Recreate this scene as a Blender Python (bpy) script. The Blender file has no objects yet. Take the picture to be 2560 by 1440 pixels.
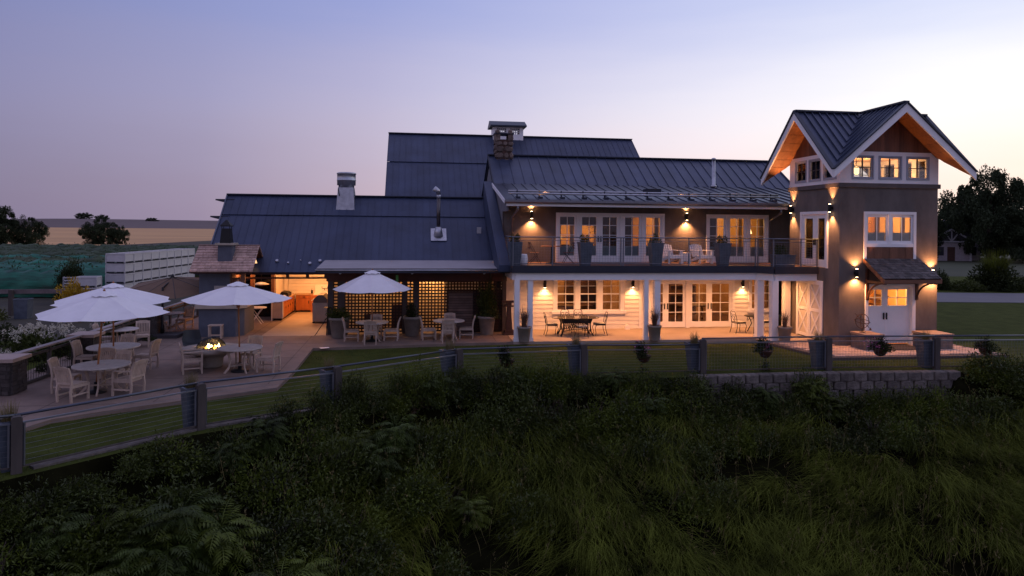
import bpy, bmesh, math, random
import numpy as np
from mathutils import Matrix, Vector, Euler
random.seed(7); RNG = np.random.default_rng(11)
R = math.radians; PI = math.pi
SC = bpy.context.scene; COL = SC.collection

# ------------------------------------------------------------------ camera
cam = bpy.data.cameras.new('camera'); camo = bpy.data.objects.new('camera', cam); COL.objects.link(camo)
cam.sensor_width = 36; cam.lens = 36*1750/2560; cam.shift_y = -153/2560
cam.clip_start = .1; cam.clip_end = 12000
camo.matrix_world = Matrix.Translation((0, 0, 4.45)) @ Matrix.Rotation(PI/2, 4, 'X') @ Matrix.Rotation(.009, 4, 'Z')
SC.camera = camo
SC.view_settings.view_transform = 'Standard'; SC.view_settings.look = 'None'
SC.view_settings.exposure = 0; SC.view_settings.gamma = 1; SC.view_settings.use_curve_mapping = False
cy = SC.cycles
cy.max_bounces = 7; cy.diffuse_bounces = 3; cy.glossy_bounces = 3; cy.transparent_max_bounces = 10; cy.transmission_bounces = 4
cy.sample_clamp_indirect = 4; cy.use_denoising = True

# ------------------------------------------------------------------ dusk sky
def lin(r, g, b):
    return tuple(((c/255)/12.92 if c/255 <= .04045 else ((c/255+.055)/1.055)**2.4) for c in (r, g, b)) + (1,)
SUN_AZ = 60.0   # degrees to the right of the view direction
wd = bpy.data.worlds.new('World'); SC.world = wd; wd.use_nodes = True
nt = wd.node_tree; N = nt.nodes; L = nt.links; N.clear()
def nd(t, **k):
    n = N.new(t)
    for a, b in k.items(): setattr(n, a, b)
    return n
tc = nd('ShaderNodeTexCoord')
flat = nd('ShaderNodeVectorMath', operation='MULTIPLY'); flat.inputs[1].default_value = (1, 1, 0)
nrm = nd('ShaderNodeVectorMath', operation='NORMALIZE')
dot = nd('ShaderNodeVectorMath', operation='DOT_PRODUCT'); dot.inputs[1].default_value = (math.sin(R(SUN_AZ)), math.cos(R(SUN_AZ)), 0)
L.new(tc.outputs['Generated'], flat.inputs[0]); L.new(flat.outputs[0], nrm.inputs[0]); L.new(nrm.outputs[0], dot.inputs[0])
s01 = nd('ShaderNodeMath', operation='MULTIPLY_ADD'); s01.inputs[1].default_value = .5; s01.inputs[2].default_value = .5
L.new(dot.outputs['Value'], s01.inputs[0])
sep = nd('ShaderNodeSeparateXYZ'); L.new(tc.outputs['Generated'], sep.inputs[0])
wn = nd('ShaderNodeTexNoise'); wn.inputs['Scale'].default_value = 2.2; wn.inputs['Detail'].default_value = 4; wn.inputs['Roughness'].default_value = .55
wmap = nd('ShaderNodeMapping'); wmap.inputs['Scale'].default_value = (1, 1, 7)
L.new(tc.outputs['Generated'], wmap.inputs[0]); L.new(wmap.outputs[0], wn.inputs['Vector'])
wob = nd('ShaderNodeMath', operation='MULTIPLY_ADD'); wob.inputs[1].default_value = .07; L.new(wn.outputs['Fac'], wob.inputs[0])
woff = nd('ShaderNodeMath', operation='ADD'); woff.inputs[1].default_value = -.035; L.new(sep.outputs['Z'], woff.inputs[0]); L.new(woff.outputs[0], wob.inputs[2])
def ramp(stops):
    r = nd('ShaderNodeValToRGB'); cr = r.color_ramp; cr.interpolation = 'EASE' if False else 'LINEAR'
    while len(cr.elements) < len(stops): cr.elements.new(.5)
    for e, (p, c) in zip(cr.elements, stops): e.position = p; e.color = lin(*c)
    L.new(s01.outputs[0], r.inputs[0]); return r
lo = ramp([(0, (184, 156, 164)), (.2, (160, 140, 156)), (.42, (125, 117, 143)), (.55, (146, 133, 157)), (.66, (184, 164, 179)), (.75, (221, 197, 203)), (.87, (248, 216, 212)), (.94, (255, 224, 210)), (1, (255, 226, 200))])  # low stops of lo, mi and hi: unseen sky brightened to light the facades
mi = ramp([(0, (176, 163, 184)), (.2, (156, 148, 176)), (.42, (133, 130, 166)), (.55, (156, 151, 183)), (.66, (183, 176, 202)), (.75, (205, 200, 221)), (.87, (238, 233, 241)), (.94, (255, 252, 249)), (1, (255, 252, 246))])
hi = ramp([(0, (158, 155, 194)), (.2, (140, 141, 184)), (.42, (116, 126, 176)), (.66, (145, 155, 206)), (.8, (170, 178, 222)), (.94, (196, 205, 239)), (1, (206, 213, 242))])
ze = ramp([(0, (162, 160, 204)), (1, (172, 168, 210))])  # zenith out of view, likewise brightened to light the scene
def mixn(a, b, z0, z1, src):
    m = nd('ShaderNodeMapRange'); m.interpolation_type = 'SMOOTHSTEP'
    m.inputs['From Min'].default_value = z0; m.inputs['From Max'].default_value = z1; L.new(src, m.inputs[0])
    x = nd('ShaderNodeMix', data_type='RGBA'); L.new(m.outputs[0], x.inputs['Factor']); L.new(a, x.inputs['A']); L.new(b, x.inputs['B'])
    return x.outputs['Result']
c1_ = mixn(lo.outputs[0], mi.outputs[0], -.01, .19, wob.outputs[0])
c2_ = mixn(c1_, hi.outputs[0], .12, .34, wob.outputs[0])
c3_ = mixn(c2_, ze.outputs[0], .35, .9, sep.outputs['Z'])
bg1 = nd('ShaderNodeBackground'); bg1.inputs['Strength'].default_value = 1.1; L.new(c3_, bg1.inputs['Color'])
sky = nd('ShaderNodeTexSky', sky_type='NISHITA'); sky.sun_disc = False; sky.sun_elevation = R(1.0); sky.sun_rotation = R(SUN_AZ); sky.altitude = 300
bg2 = nd('ShaderNodeBackground'); bg2.inputs['Strength'].default_value = .015; L.new(sky.outputs[0], bg2.inputs['Color'])
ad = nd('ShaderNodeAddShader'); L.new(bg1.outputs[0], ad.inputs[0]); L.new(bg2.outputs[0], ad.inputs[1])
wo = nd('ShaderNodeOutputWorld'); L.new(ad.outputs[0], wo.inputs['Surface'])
# afterglow from where the sun went down
sun = bpy.data.lights.new('afterglow', 'SUN'); sun.energy = .05; sun.angle = R(25); sun.color = (1, .72, .62)
suno = bpy.data.objects.new('afterglow', sun); COL.objects.link(suno)
sd = Vector((math.sin(R(SUN_AZ)), math.cos(R(SUN_AZ)), math.tan(R(8))))
suno.rotation_euler = sd.to_track_quat('Z', 'Y').to_euler()

# ------------------------------------------------------------------ house frame: u along the facade, v into the house
A8 = R(8); O = Vector((.05, 27, 0)); CA, SA = math.cos(A8), math.sin(A8)
def P(u, v, z=0): return Vector((O.x+u*CA-v*SA, O.y+u*SA+v*CA, z))

# ------------------------------------------------------------------ materials
MATS = {}
def M(name, col, rough=.6, metal=0, var=.15, scale=3, bump=0, bscale=60, rnd=0, spec=.4, stretch=None, translucent=0, world=False):
    if name in MATS: return MATS[name]
    m = bpy.data.materials.new(name); m.use_nodes = True; t = m.node_tree; n = t.nodes; l = t.links
    b = n['Principled BSDF']; b.inputs['Roughness'].default_value = rough; b.inputs['Metallic'].default_value = metal
    b.inputs['Specular IOR Level'].default_value = spec
    tcn = n.new('ShaderNodeTexCoord'); vec = tcn.outputs['Object']
    if world:
        g = n.new('ShaderNodeNewGeometry'); vec = g.outputs['Position']
    if stretch:
        mp = n.new('ShaderNodeMapping'); mp.inputs['Scale'].default_value = stretch; l.new(vec, mp.inputs[0]); vec = mp.outputs[0]
    nz = n.new('ShaderNodeTexNoise'); nz.inputs['Scale'].default_value = scale; nz.inputs['Detail'].default_value = 6; nz.inputs['Roughness'].default_value = .65
    l.new(vec, nz.inputs['Vector'])
    mr = n.new('ShaderNodeMapRange'); mr.inputs['From Min'].default_value = .3; mr.inputs['From Max'].default_value = .7
    mr.inputs['To Min'].default_value = 1-var; mr.inputs['To Max'].default_value = 1+var
    l.new(nz.outputs['Fac'], mr.inputs[0]); fac = mr.outputs[0]
    if rnd:
        oi = n.new('ShaderNodeObjectInfo'); m2 = n.new('ShaderNodeMapRange'); m2.inputs['To Min'].default_value = 1-rnd; m2.inputs['To Max'].default_value = 1+rnd
        l.new(oi.outputs['Random'], m2.inputs[0]); mm = n.new('ShaderNodeMath'); mm.operation = 'MULTIPLY'
        l.new(fac, mm.inputs[0]); l.new(m2.outputs[0], mm.inputs[1]); fac = mm.outputs[0]
    vm = n.new('ShaderNodeVectorMath'); vm.operation = 'SCALE'; vm.inputs[0].default_value = col[:3]; l.new(fac, vm.inputs['Scale'])
    l.new(vm.outputs[0], b.inputs['Base Color'])
    if bump:
        n2 = n.new('ShaderNodeTexNoise'); n2.inputs['Scale'].default_value = bscale; n2.inputs['Detail'].default_value = 4; l.new(vec, n2.inputs['Vector'])
        bp = n.new('ShaderNodeBump'); bp.inputs['Strength'].default_value = bump; bp.inputs['Distance'].default_value = .02
        l.new(n2.outputs['Fac'], bp.inputs['Height']); l.new(bp.outputs[0], b.inputs['Normal'])
    if translucent:
        tr = n.new('ShaderNodeBsdfTranslucent'); l.new(vm.outputs[0], tr.inputs['Color'])
        mx = n.new('ShaderNodeMixShader'); mx.inputs[0].default_value = translucent
        l.new(b.outputs[0], mx.inputs[1]); l.new(tr.outputs[0], mx.inputs[2]); l.new(mx.outputs[0], n['Material Output'].inputs['Surface'])
    MATS[name] = m; return m
def EM(name, col, s):
    if name in MATS: return MATS[name]
    m = bpy.data.materials.new(name); m.use_nodes = True; b = m.node_tree.nodes['Principled BSDF']
    b.inputs['Base Color'].default_value = (0, 0, 0, 1); b.inputs['Emission Color'].default_value = (*col, 1); b.inputs['Emission Strength'].default_value = s
    MATS[name] = m; return m
def glass(name, tint=(1, 1, 1), rough=.0):
    if name in MATS: return MATS[name]
    m = bpy.data.materials.new(name); m.use_nodes = True; n = m.node_tree.nodes; l = m.node_tree.links; n.remove(n['Principled BSDF'])
    a = n.new('ShaderNodeBsdfTransparent'); a.inputs[0].default_value = (*tint, 1); g = n.new('ShaderNodeBsdfGlossy'); g.inputs['Roughness'].default_value = rough
    f = n.new('ShaderNodeFresnel'); f.inputs[0].default_value = 1.5; x = n.new('ShaderNodeMixShader')
    l.new(f.outputs[0], x.inputs[0]); l.new(a.outputs[0], x.inputs[1]); l.new(g.outputs[0], x.inputs[2]); l.new(x.outputs[0], n['Material Output'].inputs[0])
    MATS[name] = m; return m
white = M('white_paint', (.82, .81, .82), .45, var=.05, scale=1.5)
white_siding = M('white_siding', (.72, .69, .65), .5, var=.06, scale=2, rnd=.05)
stucco = M('dark_stucco', (.130, .112, .104), .88, var=.26, scale=1.7, bump=.22, bscale=90, stretch=(1, 1, .45))
seam = M('seam_metal', (.042, .057, .102), .42, .35, var=.26, scale=.9, rnd=.10, spec=.5, bump=.25, bscale=2.2)
seam_barn = M('barn_metal', (.033, .046, .088), .5, .25, var=.24, scale=.8, rnd=.07, spec=.45, bump=.25, bscale=2.0)
seam_rib = M('seam_rib', (.028, .034, .052), .45, .3)
shed_metal = M('shed_roof_metal', (.058, .064, .092), .36, .45, var=.25, scale=1, rnd=.1, bump=.25, bscale=2.4)
dark_trim = M('dark_trim', (.024, .027, .042), .5, .2)
gutter_grey = M('gutter_grey', (.20, .20, .22), .35, .5)
galv = M('galvanised', (.42, .43, .46), .38, .8, var=.2, scale=5)
zinc = M('zinc_planter', (.10, .12, .155), .5, .5, var=.25, scale=4)
cedar = M('cedar', (.30, .12, .045), .55, var=.3, scale=6, rnd=.18, stretch=(1, 1, .2))
brown_board = M('brown_board', (.16, .065, .035), .6, var=.3, scale=6, rnd=.25, stretch=(1, 1, .15))
cab_wood = M('cabinet_wood', (.36, .12, .035), .4, var=.2, scale=5, rnd=.08, stretch=(1, 1, .2))
dark_wood = M('dark_wood', (.055, .022, .014), .6, var=.3, scale=5)
teak = M('weathered_teak', (.43, .33, .265), .7, var=.18, scale=7, rnd=.1, stretch=(1, 1, .4))
table_teak = M('table_teak', (.42, .37, .34), .6, var=.15, scale=6, rnd=.06)
iron = M('black_iron', (.012, .012, .013), .5, .3)
concrete = M('patio_concrete', (.188, .134, .107), .8, var=.30, scale=.9, bump=.15, bscale=30, world=True)
pad = M('pale_concrete', (.34, .27, .22), .7, var=.14, scale=.9, world=True)
brick_pav = None
canvas = M('white_canvas', (.80, .79, .82), .8, var=.05, scale=3, rnd=.03, translucent=.15)
beige_canvas = M('beige_canvas', (.13, .078, .048), .85, var=.12, scale=3, rnd=.05)
pot_clay = M('grey_clay', (.20, .175, .15), .75, var=.2, scale=4, bump=.2)
shingle = M('slate_shingle', (.085, .075, .075), .75, var=.3, scale=8, rnd=.45, bump=.3)
shake = M('cedar_shake', (.42, .28, .23), .8, var=.3, scale=9, rnd=.25, bump=.4, stretch=(1, .3, 1))
stone = M('chimney_stone', (.13, .095, .08), .85, var=.35, scale=6, rnd=.35, bump=.6, bscale=20)
block = M('retaining_block', (.13, .112, .10), .92, var=.45, scale=6, rnd=.25, bump=.8, bscale=25)
fence_wood = M('fence_wood', (.060, .050, .046), .8, var=.25, scale=6, stretch=(1, 1, .2))
fence_metal = M('fence_metal', (.17, .185, .22), .4, .7)
steel = M('stainless', (.30, .30, .31), .33, .9, var=.1, scale=3)
soil = M('soil', (.03, .022, .016), .95)
warm_wall = M('warm_plaster', (.62, .42, .23), .8, var=.08)
room_wall = M('room_wall', (.40, .24, .12), .8, var=.12)
room_dark = M('room_furniture', (.10, .045, .025), .6, var=.3)
pane_m = glass('window_glass', (.94, .95, .95))
film_m = M('privacy_film', (.22, .27, .30), .35)
BULB = EM('lamp_lens', (1, .66, .36), 26)

# ------------------------------------------------------------------ mesh builder
class MB:
    def __init__(s): s.v = []; s.f = []
    def add(s, vs, fs):
        o = len(s.v); s.v += [tuple(p) for p in vs]; s.f += [tuple(i+o for i in q) for q in fs]; return s
    def box(s, x0, y0, z0, x1, y1, z1, T=None):
        vs = [Vector((x, y, z)) for z in (z0, z1) for y in (y0, y1) for x in (x0, x1)]
        if T is not None: vs = [T @ p for p in vs]
        return s.add(vs, [(0, 2, 3, 1), (4, 5, 7, 6), (0, 1, 5, 4), (2, 6, 7, 3), (0, 4, 6, 2), (1, 3, 7, 5)])
    def bar(s, p, q, w, h=None, up=(0, 0, 1)):
        p, q = Vector(p), Vector(q); h = h or w; d = (q-p).normalized(); up = Vector(up)
        if abs(d.dot(up)) > .98: up = Vector((0, 1, 0))
        a = d.cross(up).normalized()*w/2; b = a.cross(d).normalized()*h/2
        vs = [p-a-b, p+a-b, p+a+b, p-a+b, q-a-b, q+a-b, q+a+b, q-a+b]
        return s.add(vs, [(0, 3, 2, 1), (4, 5, 6, 7), (0, 1, 5, 4), (1, 2, 6, 5), (2, 3, 7, 6), (3, 0, 4, 7)])
    def tube(s, pts, r, n=6):
        pts = [Vector(p) for p in pts]; o = len(s.v); rs = r if isinstance(r, (list, tuple)) else [r]*len(pts)
        for i, p in enumerate(pts):
            d = (pts[min(i+1, len(pts)-1)]-pts[max(i-1, 0)]).normalized(); up = Vector((0, 0, 1)) if abs(d.z) < .9 else Vector((0, 1, 0))
            a = d.cross(up).normalized(); b = a.cross(d)
            for k in range(n):
                t = 2*PI*k/n; s.v.append(tuple(p+(a*math.cos(t)+b*math.sin(t))*rs[i]))
        for i in range(len(pts)-1):
            for k in range(n): s.f.append((o+i*n+k, o+i*n+(k+1) % n, o+(i+1)*n+(k+1) % n, o+(i+1)*n+k))
        s.f.append(tuple(o+k for k in range(n))[::-1]); s.f.append(tuple(o+(len(pts)-1)*n+k for k in range(n))); return s
    def lathe(s, prof, n=16, c=(0, 0, 0)):
        o = len(s.v); c = Vector(c)
        for r, z in prof:
            for k in range(n): t = 2*PI*(k+.5)/n; s.v.append((c.x+r*math.cos(t), c.y+r*math.sin(t), c.z+z))
        for i in range(len(prof)-1):
            for k in range(n): s.f.append((o+i*n+k, o+i*n+(k+1) % n, o+(i+1)*n+(k+1) % n, o+(i+1)*n+k))
        s.f.append(tuple(o+k for k in range(n))[::-1]); s.f.append(tuple(o+(len(prof)-1)*n+k for k in range(n))); return s
    def prism(s, poly, ax, a, b):
        def mk(p, t):
            return {'x': (t, p[0], p[1]), 'y': (p[0], t, p[1]), 'z': (p[0], p[1], t)}[ax]
        n = len(poly); return s.add([mk(p, a) for p in poly]+[mk(p, b) for p in poly],
            [tuple(range(n))[::-1], tuple(range(n, 2*n))]+[(i, (i+1) % n, n+(i+1) % n, n+i) for i in range(n)])
    def slab(s, pts, t):
        pts = [Vector(p) for p in pts]; nn = (pts[1]-pts[0]).cross(pts[2]-pts[0]).normalized()*t; n = len(pts)
        return s.add([p for p in pts]+[p+nn for p in pts], [tuple(range(n))[::-1], tuple(range(n, 2*n))]+[(i, (i+1) % n, n+(i+1) % n, n+i) for i in range(n)])
    def blob(s, c, r, n=6, m=4, sq=1):
        return s.lathe([(max(.01, math.sin(PI*i/m))*r, -math.cos(PI*i/m)*r*sq) for i in range(m+1)], n, c)
    def mesh(s, name, smooth=False, fix=True):
        me = bpy.data.meshes.new(name); me.from_pydata(s.v, [], s.f)
        if fix:
            bm = bmesh.new(); bm.from_mesh(me); bmesh.ops.recalc_face_normals(bm, faces=bm.faces); bm.to_mesh(me); bm.free()
        if smooth: me.polygons.foreach_set('use_smooth', [True]*len(me.polygons))
        return me
    def build(s, name, mat, parent=None, smooth=False, kind=None, label=None, fix=True):
        return ob(name, s.mesh(name, smooth, fix), mat, parent, kind, label)
def ob(name, me, mat=None, parent=None, kind=None, label=None, loc=None, rz=None):
    o = bpy.data.objects.new(name, me); COL.objects.link(o)
    if mat and not me.materials: me.materials.append(mat)
    if parent: o.parent = parent
    if kind: o['kind'] = kind
    if label: o['label'] = label
    if loc is not None: o.location = loc
    if rz is not None: o.rotation_euler = (0, 0, rz)
    return o
def tag(o, label, cat, group=None):
    o['label'] = label; o['category'] = cat
    if group: o['group'] = group
    return o
def thing(name, label, cat, loc=(0, 0, 0), rz=0, group=None):
    o = bpy.data.objects.new(name, None); COL.objects.link(o); o.empty_display_size = .2
    o.location = loc; o.rotation_euler = (0, 0, rz); return tag(o, label, cat, group)
def hthing(name, label, cat, u, v, z=0, rz=0, group=None): return thing(name, label, cat, P(u, v, z), A8+rz, group)
def struct(o): o['kind'] = 'structure'; return o
KIDS = {}
def kids(o):
    return [c for c in bpy.data.objects if c.parent == o]
def dup(o, loc=None, rz=None, label=None, group=None, sc=None, parent=None, cache={}):
    c = o.copy(); COL.objects.link(c); c.parent = parent
    if parent is not None: c.matrix_parent_inverse = o.matrix_parent_inverse
    if o.name not in cache: cache[o.name] = kids(o)
    for ch in cache[o.name]: dup(ch, parent=c)
    if loc is not None: c.location = loc
    if rz is not None: c.rotation_euler = (0, 0, rz)
    if label: c['label'] = label
    if group: c['group'] = group
    if sc: c.scale = sc if isinstance(sc, (tuple, list)) else (sc, sc, sc)
    return c
def np_mesh(name, V, F, mat, smooth=False):
    me = bpy.data.meshes.new(name); V = np.asarray(V, np.float32); F = np.asarray(F, np.int32); k = F.shape[1]
    me.vertices.add(len(V)); me.vertices.foreach_set('co', V.ravel())
    me.loops.add(F.size); me.loops.foreach_set('vertex_index', F.ravel())
    me.polygons.add(len(F)); me.polygons.foreach_set('loop_start', np.arange(0, F.size, k, dtype=np.int32))
    if smooth: me.polygons.foreach_set('use_smooth', np.ones(len(F), bool))
    me.update(calc_edges=True); me.validate(); me.materials.append(mat); return me
def light(kind, loc, energy, col=(1, .55, .24), parent=None, **k):
    l = bpy.data.lights.new('lamp_light', kind); l.energy = energy; l.color = col
    rot = k.pop('rot', None)
    for a, b in k.items(): setattr(l, a, b)
    o = bpy.data.objects.new('lamp_light', l); COL.objects.link(o); o.location = loc
    if rot: o.rotation_euler = rot
    if parent: o.parent = parent
    return o
WARM = (1, .40, .14)

# ------------------------------------------------------------------ building kit (x along the wall, y inwards, z up)
def holes_wall(mb, x0, x1, z0, z1, holes, y0, y1):
    xs = sorted({x0, x1, *[h[0] for h in holes], *[h[1] for h in holes]}); xs = [x for x in xs if x0 <= x <= x1]
    for a, b in zip(xs, xs[1:]):
        m = (a+b)/2; cut = sorted([(max(z0, h[2]), min(z1, h[3])) for h in holes if h[0] < m < h[1]]); z = z0
        for c, d in cut:
            if c > z+1e-4: mb.box(a, y0, z, b, y1, c)
            z = max(z, d)
        if z < z1-1e-4: mb.box(a, y0, z, b, y1, z1)
    return mb
def frame(mb, x0, x1, z0, z1, wl, wr, wt, wb, y0, y1):
    mb.box(x0, y0, z0, x0+wl, y1, z1); mb.box(x1-wr, y0, z0, x1, y1, z1)
    mb.box(x0+wl, y0, z1-wt, x1-wr, y1, z1)
    if wb: mb.box(x0+wl, y0, z0, x1-wr, y1, z0+wb)
    return mb
def glazing(par, x0, x1, z0, z1, cols, rows, y, mat_m=white, mw=.026, film=None, split=None):
    """a pane of glass and its glazing bars, sub-parts of a door leaf or sash"""
    MB().box(x0, y, z0, x1, y+.012, z1).build('pane', pane_m, par)
    mb = MB(); y0, y1 = y-.022, y+.03
    for i in range(1, cols):
        x = x0+(x1-x0)*i/cols; mb.box(x-mw/2, y0, z0, x+mw/2, y1, z1)
    zz = [z0+(z1-z0)*i/rows for i in range(1, rows)] if split is None else split
    for z in zz:
        for i in range(cols):
            a = x0+(x1-x0)*i/cols+(mw/2 if i else 0); b = x0+(x1-x0)*(i+1)/cols-(mw/2 if i < cols-1 else 0)
            mb.box(a, y0+.002, z-mw/2, b, y1-.002, z+mw/2)
    if mb.v: mb.build('glazing_bars', mat_m, par)
    if film: MB().box(x0, y+.04, z0, x1, y+.05, z0+film).build('privacy_film', film_m, par)
def handle(par, x, z, y, h=.26):
    mb = MB().box(x-.022, y-.05, z-h/2, x+.022, y-.02, z+h/2); mb.box(x-.012, y-.02, z-h/2+.03, x+.012, y+.01, z-h/2+.06); mb.box(x-.012, y-.02, z+h/2-.06, x+.012, y+.01, z+h/2-.03)
    return mb.build('handle', iron, par)
def empty_part(name, parent, loc, rz):
    o = bpy.data.objects.new(name, None); COL.objects.link(o); o.parent = parent; o.location = loc; o.rotation_euler = (0, 0, rz); return o
def leaf(par, loc, rz, x0, x1, z0, z1, st, tr, br, cols, rows, film=None, split=None, hx=None, hz=1.0, name='french_door', th=.05, glass_z=None):
    """a glazed door leaf or sash: the frame is the part, pane, bars and handle are its sub-parts"""
    mb = MB(); gz0 = glass_z if glass_z else z0+br
    frame(mb, x0, x1, z0, z1, st, st, tr, gz0-z0, 0, th)
    o = mb.build(name, white, par); o.location = loc; o.rotation_euler = (0, 0, rz)
    glazing(o, x0+st, x1-st, gz0, z1-tr, cols, rows, th*.45, film=film, split=split)
    if hx is not None: handle(o, hx, hz, 0)
    return o
def roof_plane(par, A, B, C, D, n, mat, rib_h=.05, rib_w=.035, ribm=None, name='roof_panel', ends=True):
    """standing-seam panels between eave A-B and ridge D-C; each panel with the seam on its first edge"""
    A, B, C, D = map(Vector, (A, B, C, D)); nn = (B-A).cross(D-A).normalized()
    for i in range(n):
        p0, p1 = A.lerp(B, i/n), A.lerp(B, (i+1)/n); q0, q1 = D.lerp(C, i/n), D.lerp(C, (i+1)/n)
        mb = MB().slab([p0, p1, q1, q0], .02)
        mb.bar(p0+nn*(.02+rib_h/2), q0+nn*(.02+rib_h/2), rib_w, rib_h, nn)
        if i == n-1 and ends: mb.bar(p1+nn*(.02+rib_h/2), q1+nn*(.02+rib_h/2), rib_w, rib_h, nn)
        mb.build(name, mat, par)

# ================================================================== MAIN HOUSE (porch wing)
HO = P(0, 0)
house = thing('farmhouse', 'long two storey house with lit porch and balcony under blue metal roofs', 'house', HO, A8)
VW = 3.2
up_h = [(2.42, 7.16, 2.9, 5.0), (9.30, 12.08, 2.9, 5.0)]
lo_h = [(2.36, 5.3, .8, 2.22), (6.62, 10.45, -.1, 2.12), (11.38, 12.3, .75, 2.22)]
w = holes_wall(MB(), 0, 15, 2.75, 5.62, up_h, VW, VW+.22).build('upper_wall', stucco, house)
w2 = holes_wall(MB(), .05, 12.3, 0, 2.74, lo_h, VW+.03, VW+.22).build('porch_wall', white_siding, house)
# lapped siding boards, cut round the openings
cuts = [(2.22, 5.46, .62, 2.4), (6.5, 10.58, -.1, 2.4), (11.22, 12.3, .62, 2.4)]
nz_ = 13; bh = 2.40/nz_
for i in range(nz_):
    z0, z1 = i*bh, (i+1)*bh; segs = [(.08, 12.3)]
    for a, b, c, d in cuts:
        if z0 < d-.02 and z1 > c+.02:
            segs = [t for (p, q) in segs for t in ((p, min(q, a)), (max(p, b), q)) if t[1]-t[0] > .02]
    for a, b in segs:
        MB().prism([(VW-.022, z0), (VW+.026, z0), (VW+.026, z1-.004), (VW-.004, z1-.004)], 'x', a, b).build('siding_board', white_siding, w2)
MB().box(-.02, VW-.05, 0, .075, VW+.2, 2.4).build('corner_board', white, house)
MB().box(6.10, VW-.04, 0, 6.22, VW-.024, 2.4).build('corner_board', white, house)
# side and rear walls
MB().box(-.12, 6.5, 2.9, .08, 12.8, 5.5).box(-.12, 3.45, 0, .04, 12.8, 2.9).build('side_wall', stucco, house)
MB().box(0, 12.8, 0, 15.2, 13, 5.6).build('rear_wall', stucco, house)
MB().box(15, VW+.22, 0, 15.2, 12.8, 5.6).build('side_wall', stucco, house)
for x0_ in (.06, 15.0): MB().prism([(6.5, 5.5), (12.8, 5.5), (9, 8.0), (6.5, 6.45)], 'x', x0_, x0_+.14).build('gable_wall', M('gable_grey', (.16, .165, .19), .7), house)
# roofs
rf = MB().slab([(0, 6.5, 6.50), (15.3, 6.5, 6.50), (15.3, 9, 8.07), (0, 9, 8.07)], -.12).slab([(15.3, 13.2, 5.45), (0, 13.2, 5.45), (0, 9, 8.07), (15.3, 9, 8.07)], -.12).build('upper_roof', dark_trim, house)
roof_plane(rf, (-.05, 6.42, 6.47), (15.35, 6.42, 6.47), (15.35, 9, 8.09), (-.05, 9, 8.09), 30, seam, .036, .035)
roof_plane(rf, (15.35, 13.25, 5.44), (-.05, 13.25, 5.44), (-.05, 9, 8.09), (15.35, 9, 8.09), 12, seam)
MB().bar((-.08, 9, 8.14), (15.38, 9, 8.14), .3, .06).build('ridge_cap', seam_rib, rf)
MB().bar((-.07, 6.40, 6.44), (-.07, 9, 8.06), .05, .2).bar((15.37, 6.40, 6.44), (15.37, 9, 8.06), .05, .2).build('rake_trim', dark_trim, rf)
ps = MB().slab([(-.05, 1.8, 5.54), (12.3, 1.8, 5.54), (12.3, 6.5, 6.48), (-.05, 6.5, 6.48)], -.10).build('porch_roof', dark_trim, house)
roof_plane(ps, (-.09, 1.74, 5.55), (12.26, 1.74, 5.55), (12.26, 6.44, 6.49), (-.09, 6.44, 6.49), 27, shed_metal, .036, .032, ends=False)
roof_plane(ps, (12.30, 1.80, 5.555), (15.3, 1.80, 5.555), (15.3, 6.44, 6.49), (12.30, 6.44, 6.49), 6, shed_metal)
MB().box(-.05, 1.72, 5.31, 12.28, 1.80, 5.44).build('eave_fascia', white, house)
MB().prism([(1.56, 5.56), (1.72, 5.56), (1.72, 5.42), (1.62, 5.42), (1.56, 5.47)], 'x', -.12, 12.28).build('gutter', gutter_grey, house)
MB().prism([(1.80, 5.33), (VW, 5.59), (VW, 5.62), (1.80, 5.37)], 'x', -.05, 12.28).build('eave_soffit', M('grey_soffit', (.09, .08, .08), .7), house)
MB().bar((-.11, 1.74, 5.49), (-.11, 6.5, 6.45), .05, .17).build('rake_trim', white, house)
MB().prism([(1.85, 5.1), (6.5, 5.1), (6.5, 6.36), (1.85, 5.46)], 'x', -.03, .06).prism([(3.2, 2.95), (6.5, 2.95), (6.5, 5.1), (3.2, 5.1)], 'x', -.03, .06).build('end_wall', M('end_grey', (.13, .125, .14), .7), house)
# sloping parapet over the junction with the kitchen barn
MB().prism([(6.7, 6.62), (.35, 2.95), (.35, 2.70), (1.6, 2.70), (6.7, 5.2)], 'x', -.5, -.06).build('sloping_parapet', seam_barn, house)
# snow rail on the porch roof
mb = MB().tube([(.12, 2.55, 5.97), (12.28, 2.55, 5.97)], .045).tube([(.12, 2.42, 5.86), (12.28, 2.42, 5.86)], .045)
mb.build('snow_rail', galv, house, True)
for i in range(13):
    x = .5+i*.95; z = 5.55+(2.45-1.74)*.2
    MB().bar((x, 2.5, z), (x, 2.5, 6.0), .04).bar((x, 2.18, z-.06), (x, 2.5, 5.86), .03).box(x-.09, 2.1, z-.07, x+.09, 2.5, z+.03).build('rail_bracket', dark_trim, house)
MB().box(6.72, 4.0, 6.0, 7.38, 4.6, 6.24).build('roof_hatch', dark_trim, house)
MB().lathe([(.16, 0), (.16, .08), (.1, .12), (.085, 1.35)], 12, (10.92, 6.3, 6.5)).lathe([(.12, 1.36), (.12, 1.42), (.05, 1.46)], 12, (10.92, 6.3, 6.5)).build('vent_pipe', galv, house, True)
MB().tube([(.42, 1.66, 5.30), (.42, 1.66, 5.15), (.38, 3.12, 4.85), (.38, 3.12, 2.95)], .045).build('downspout', gutter_grey, house, True)
MB().tube([(11.95, 1.66, 5.30), (11.95, 1.66, 5.15), (12.2, 3.1, 4.8), (12.2, 3.1, 2.95)], .045).build('downspout', gutter_grey, house, True)
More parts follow.
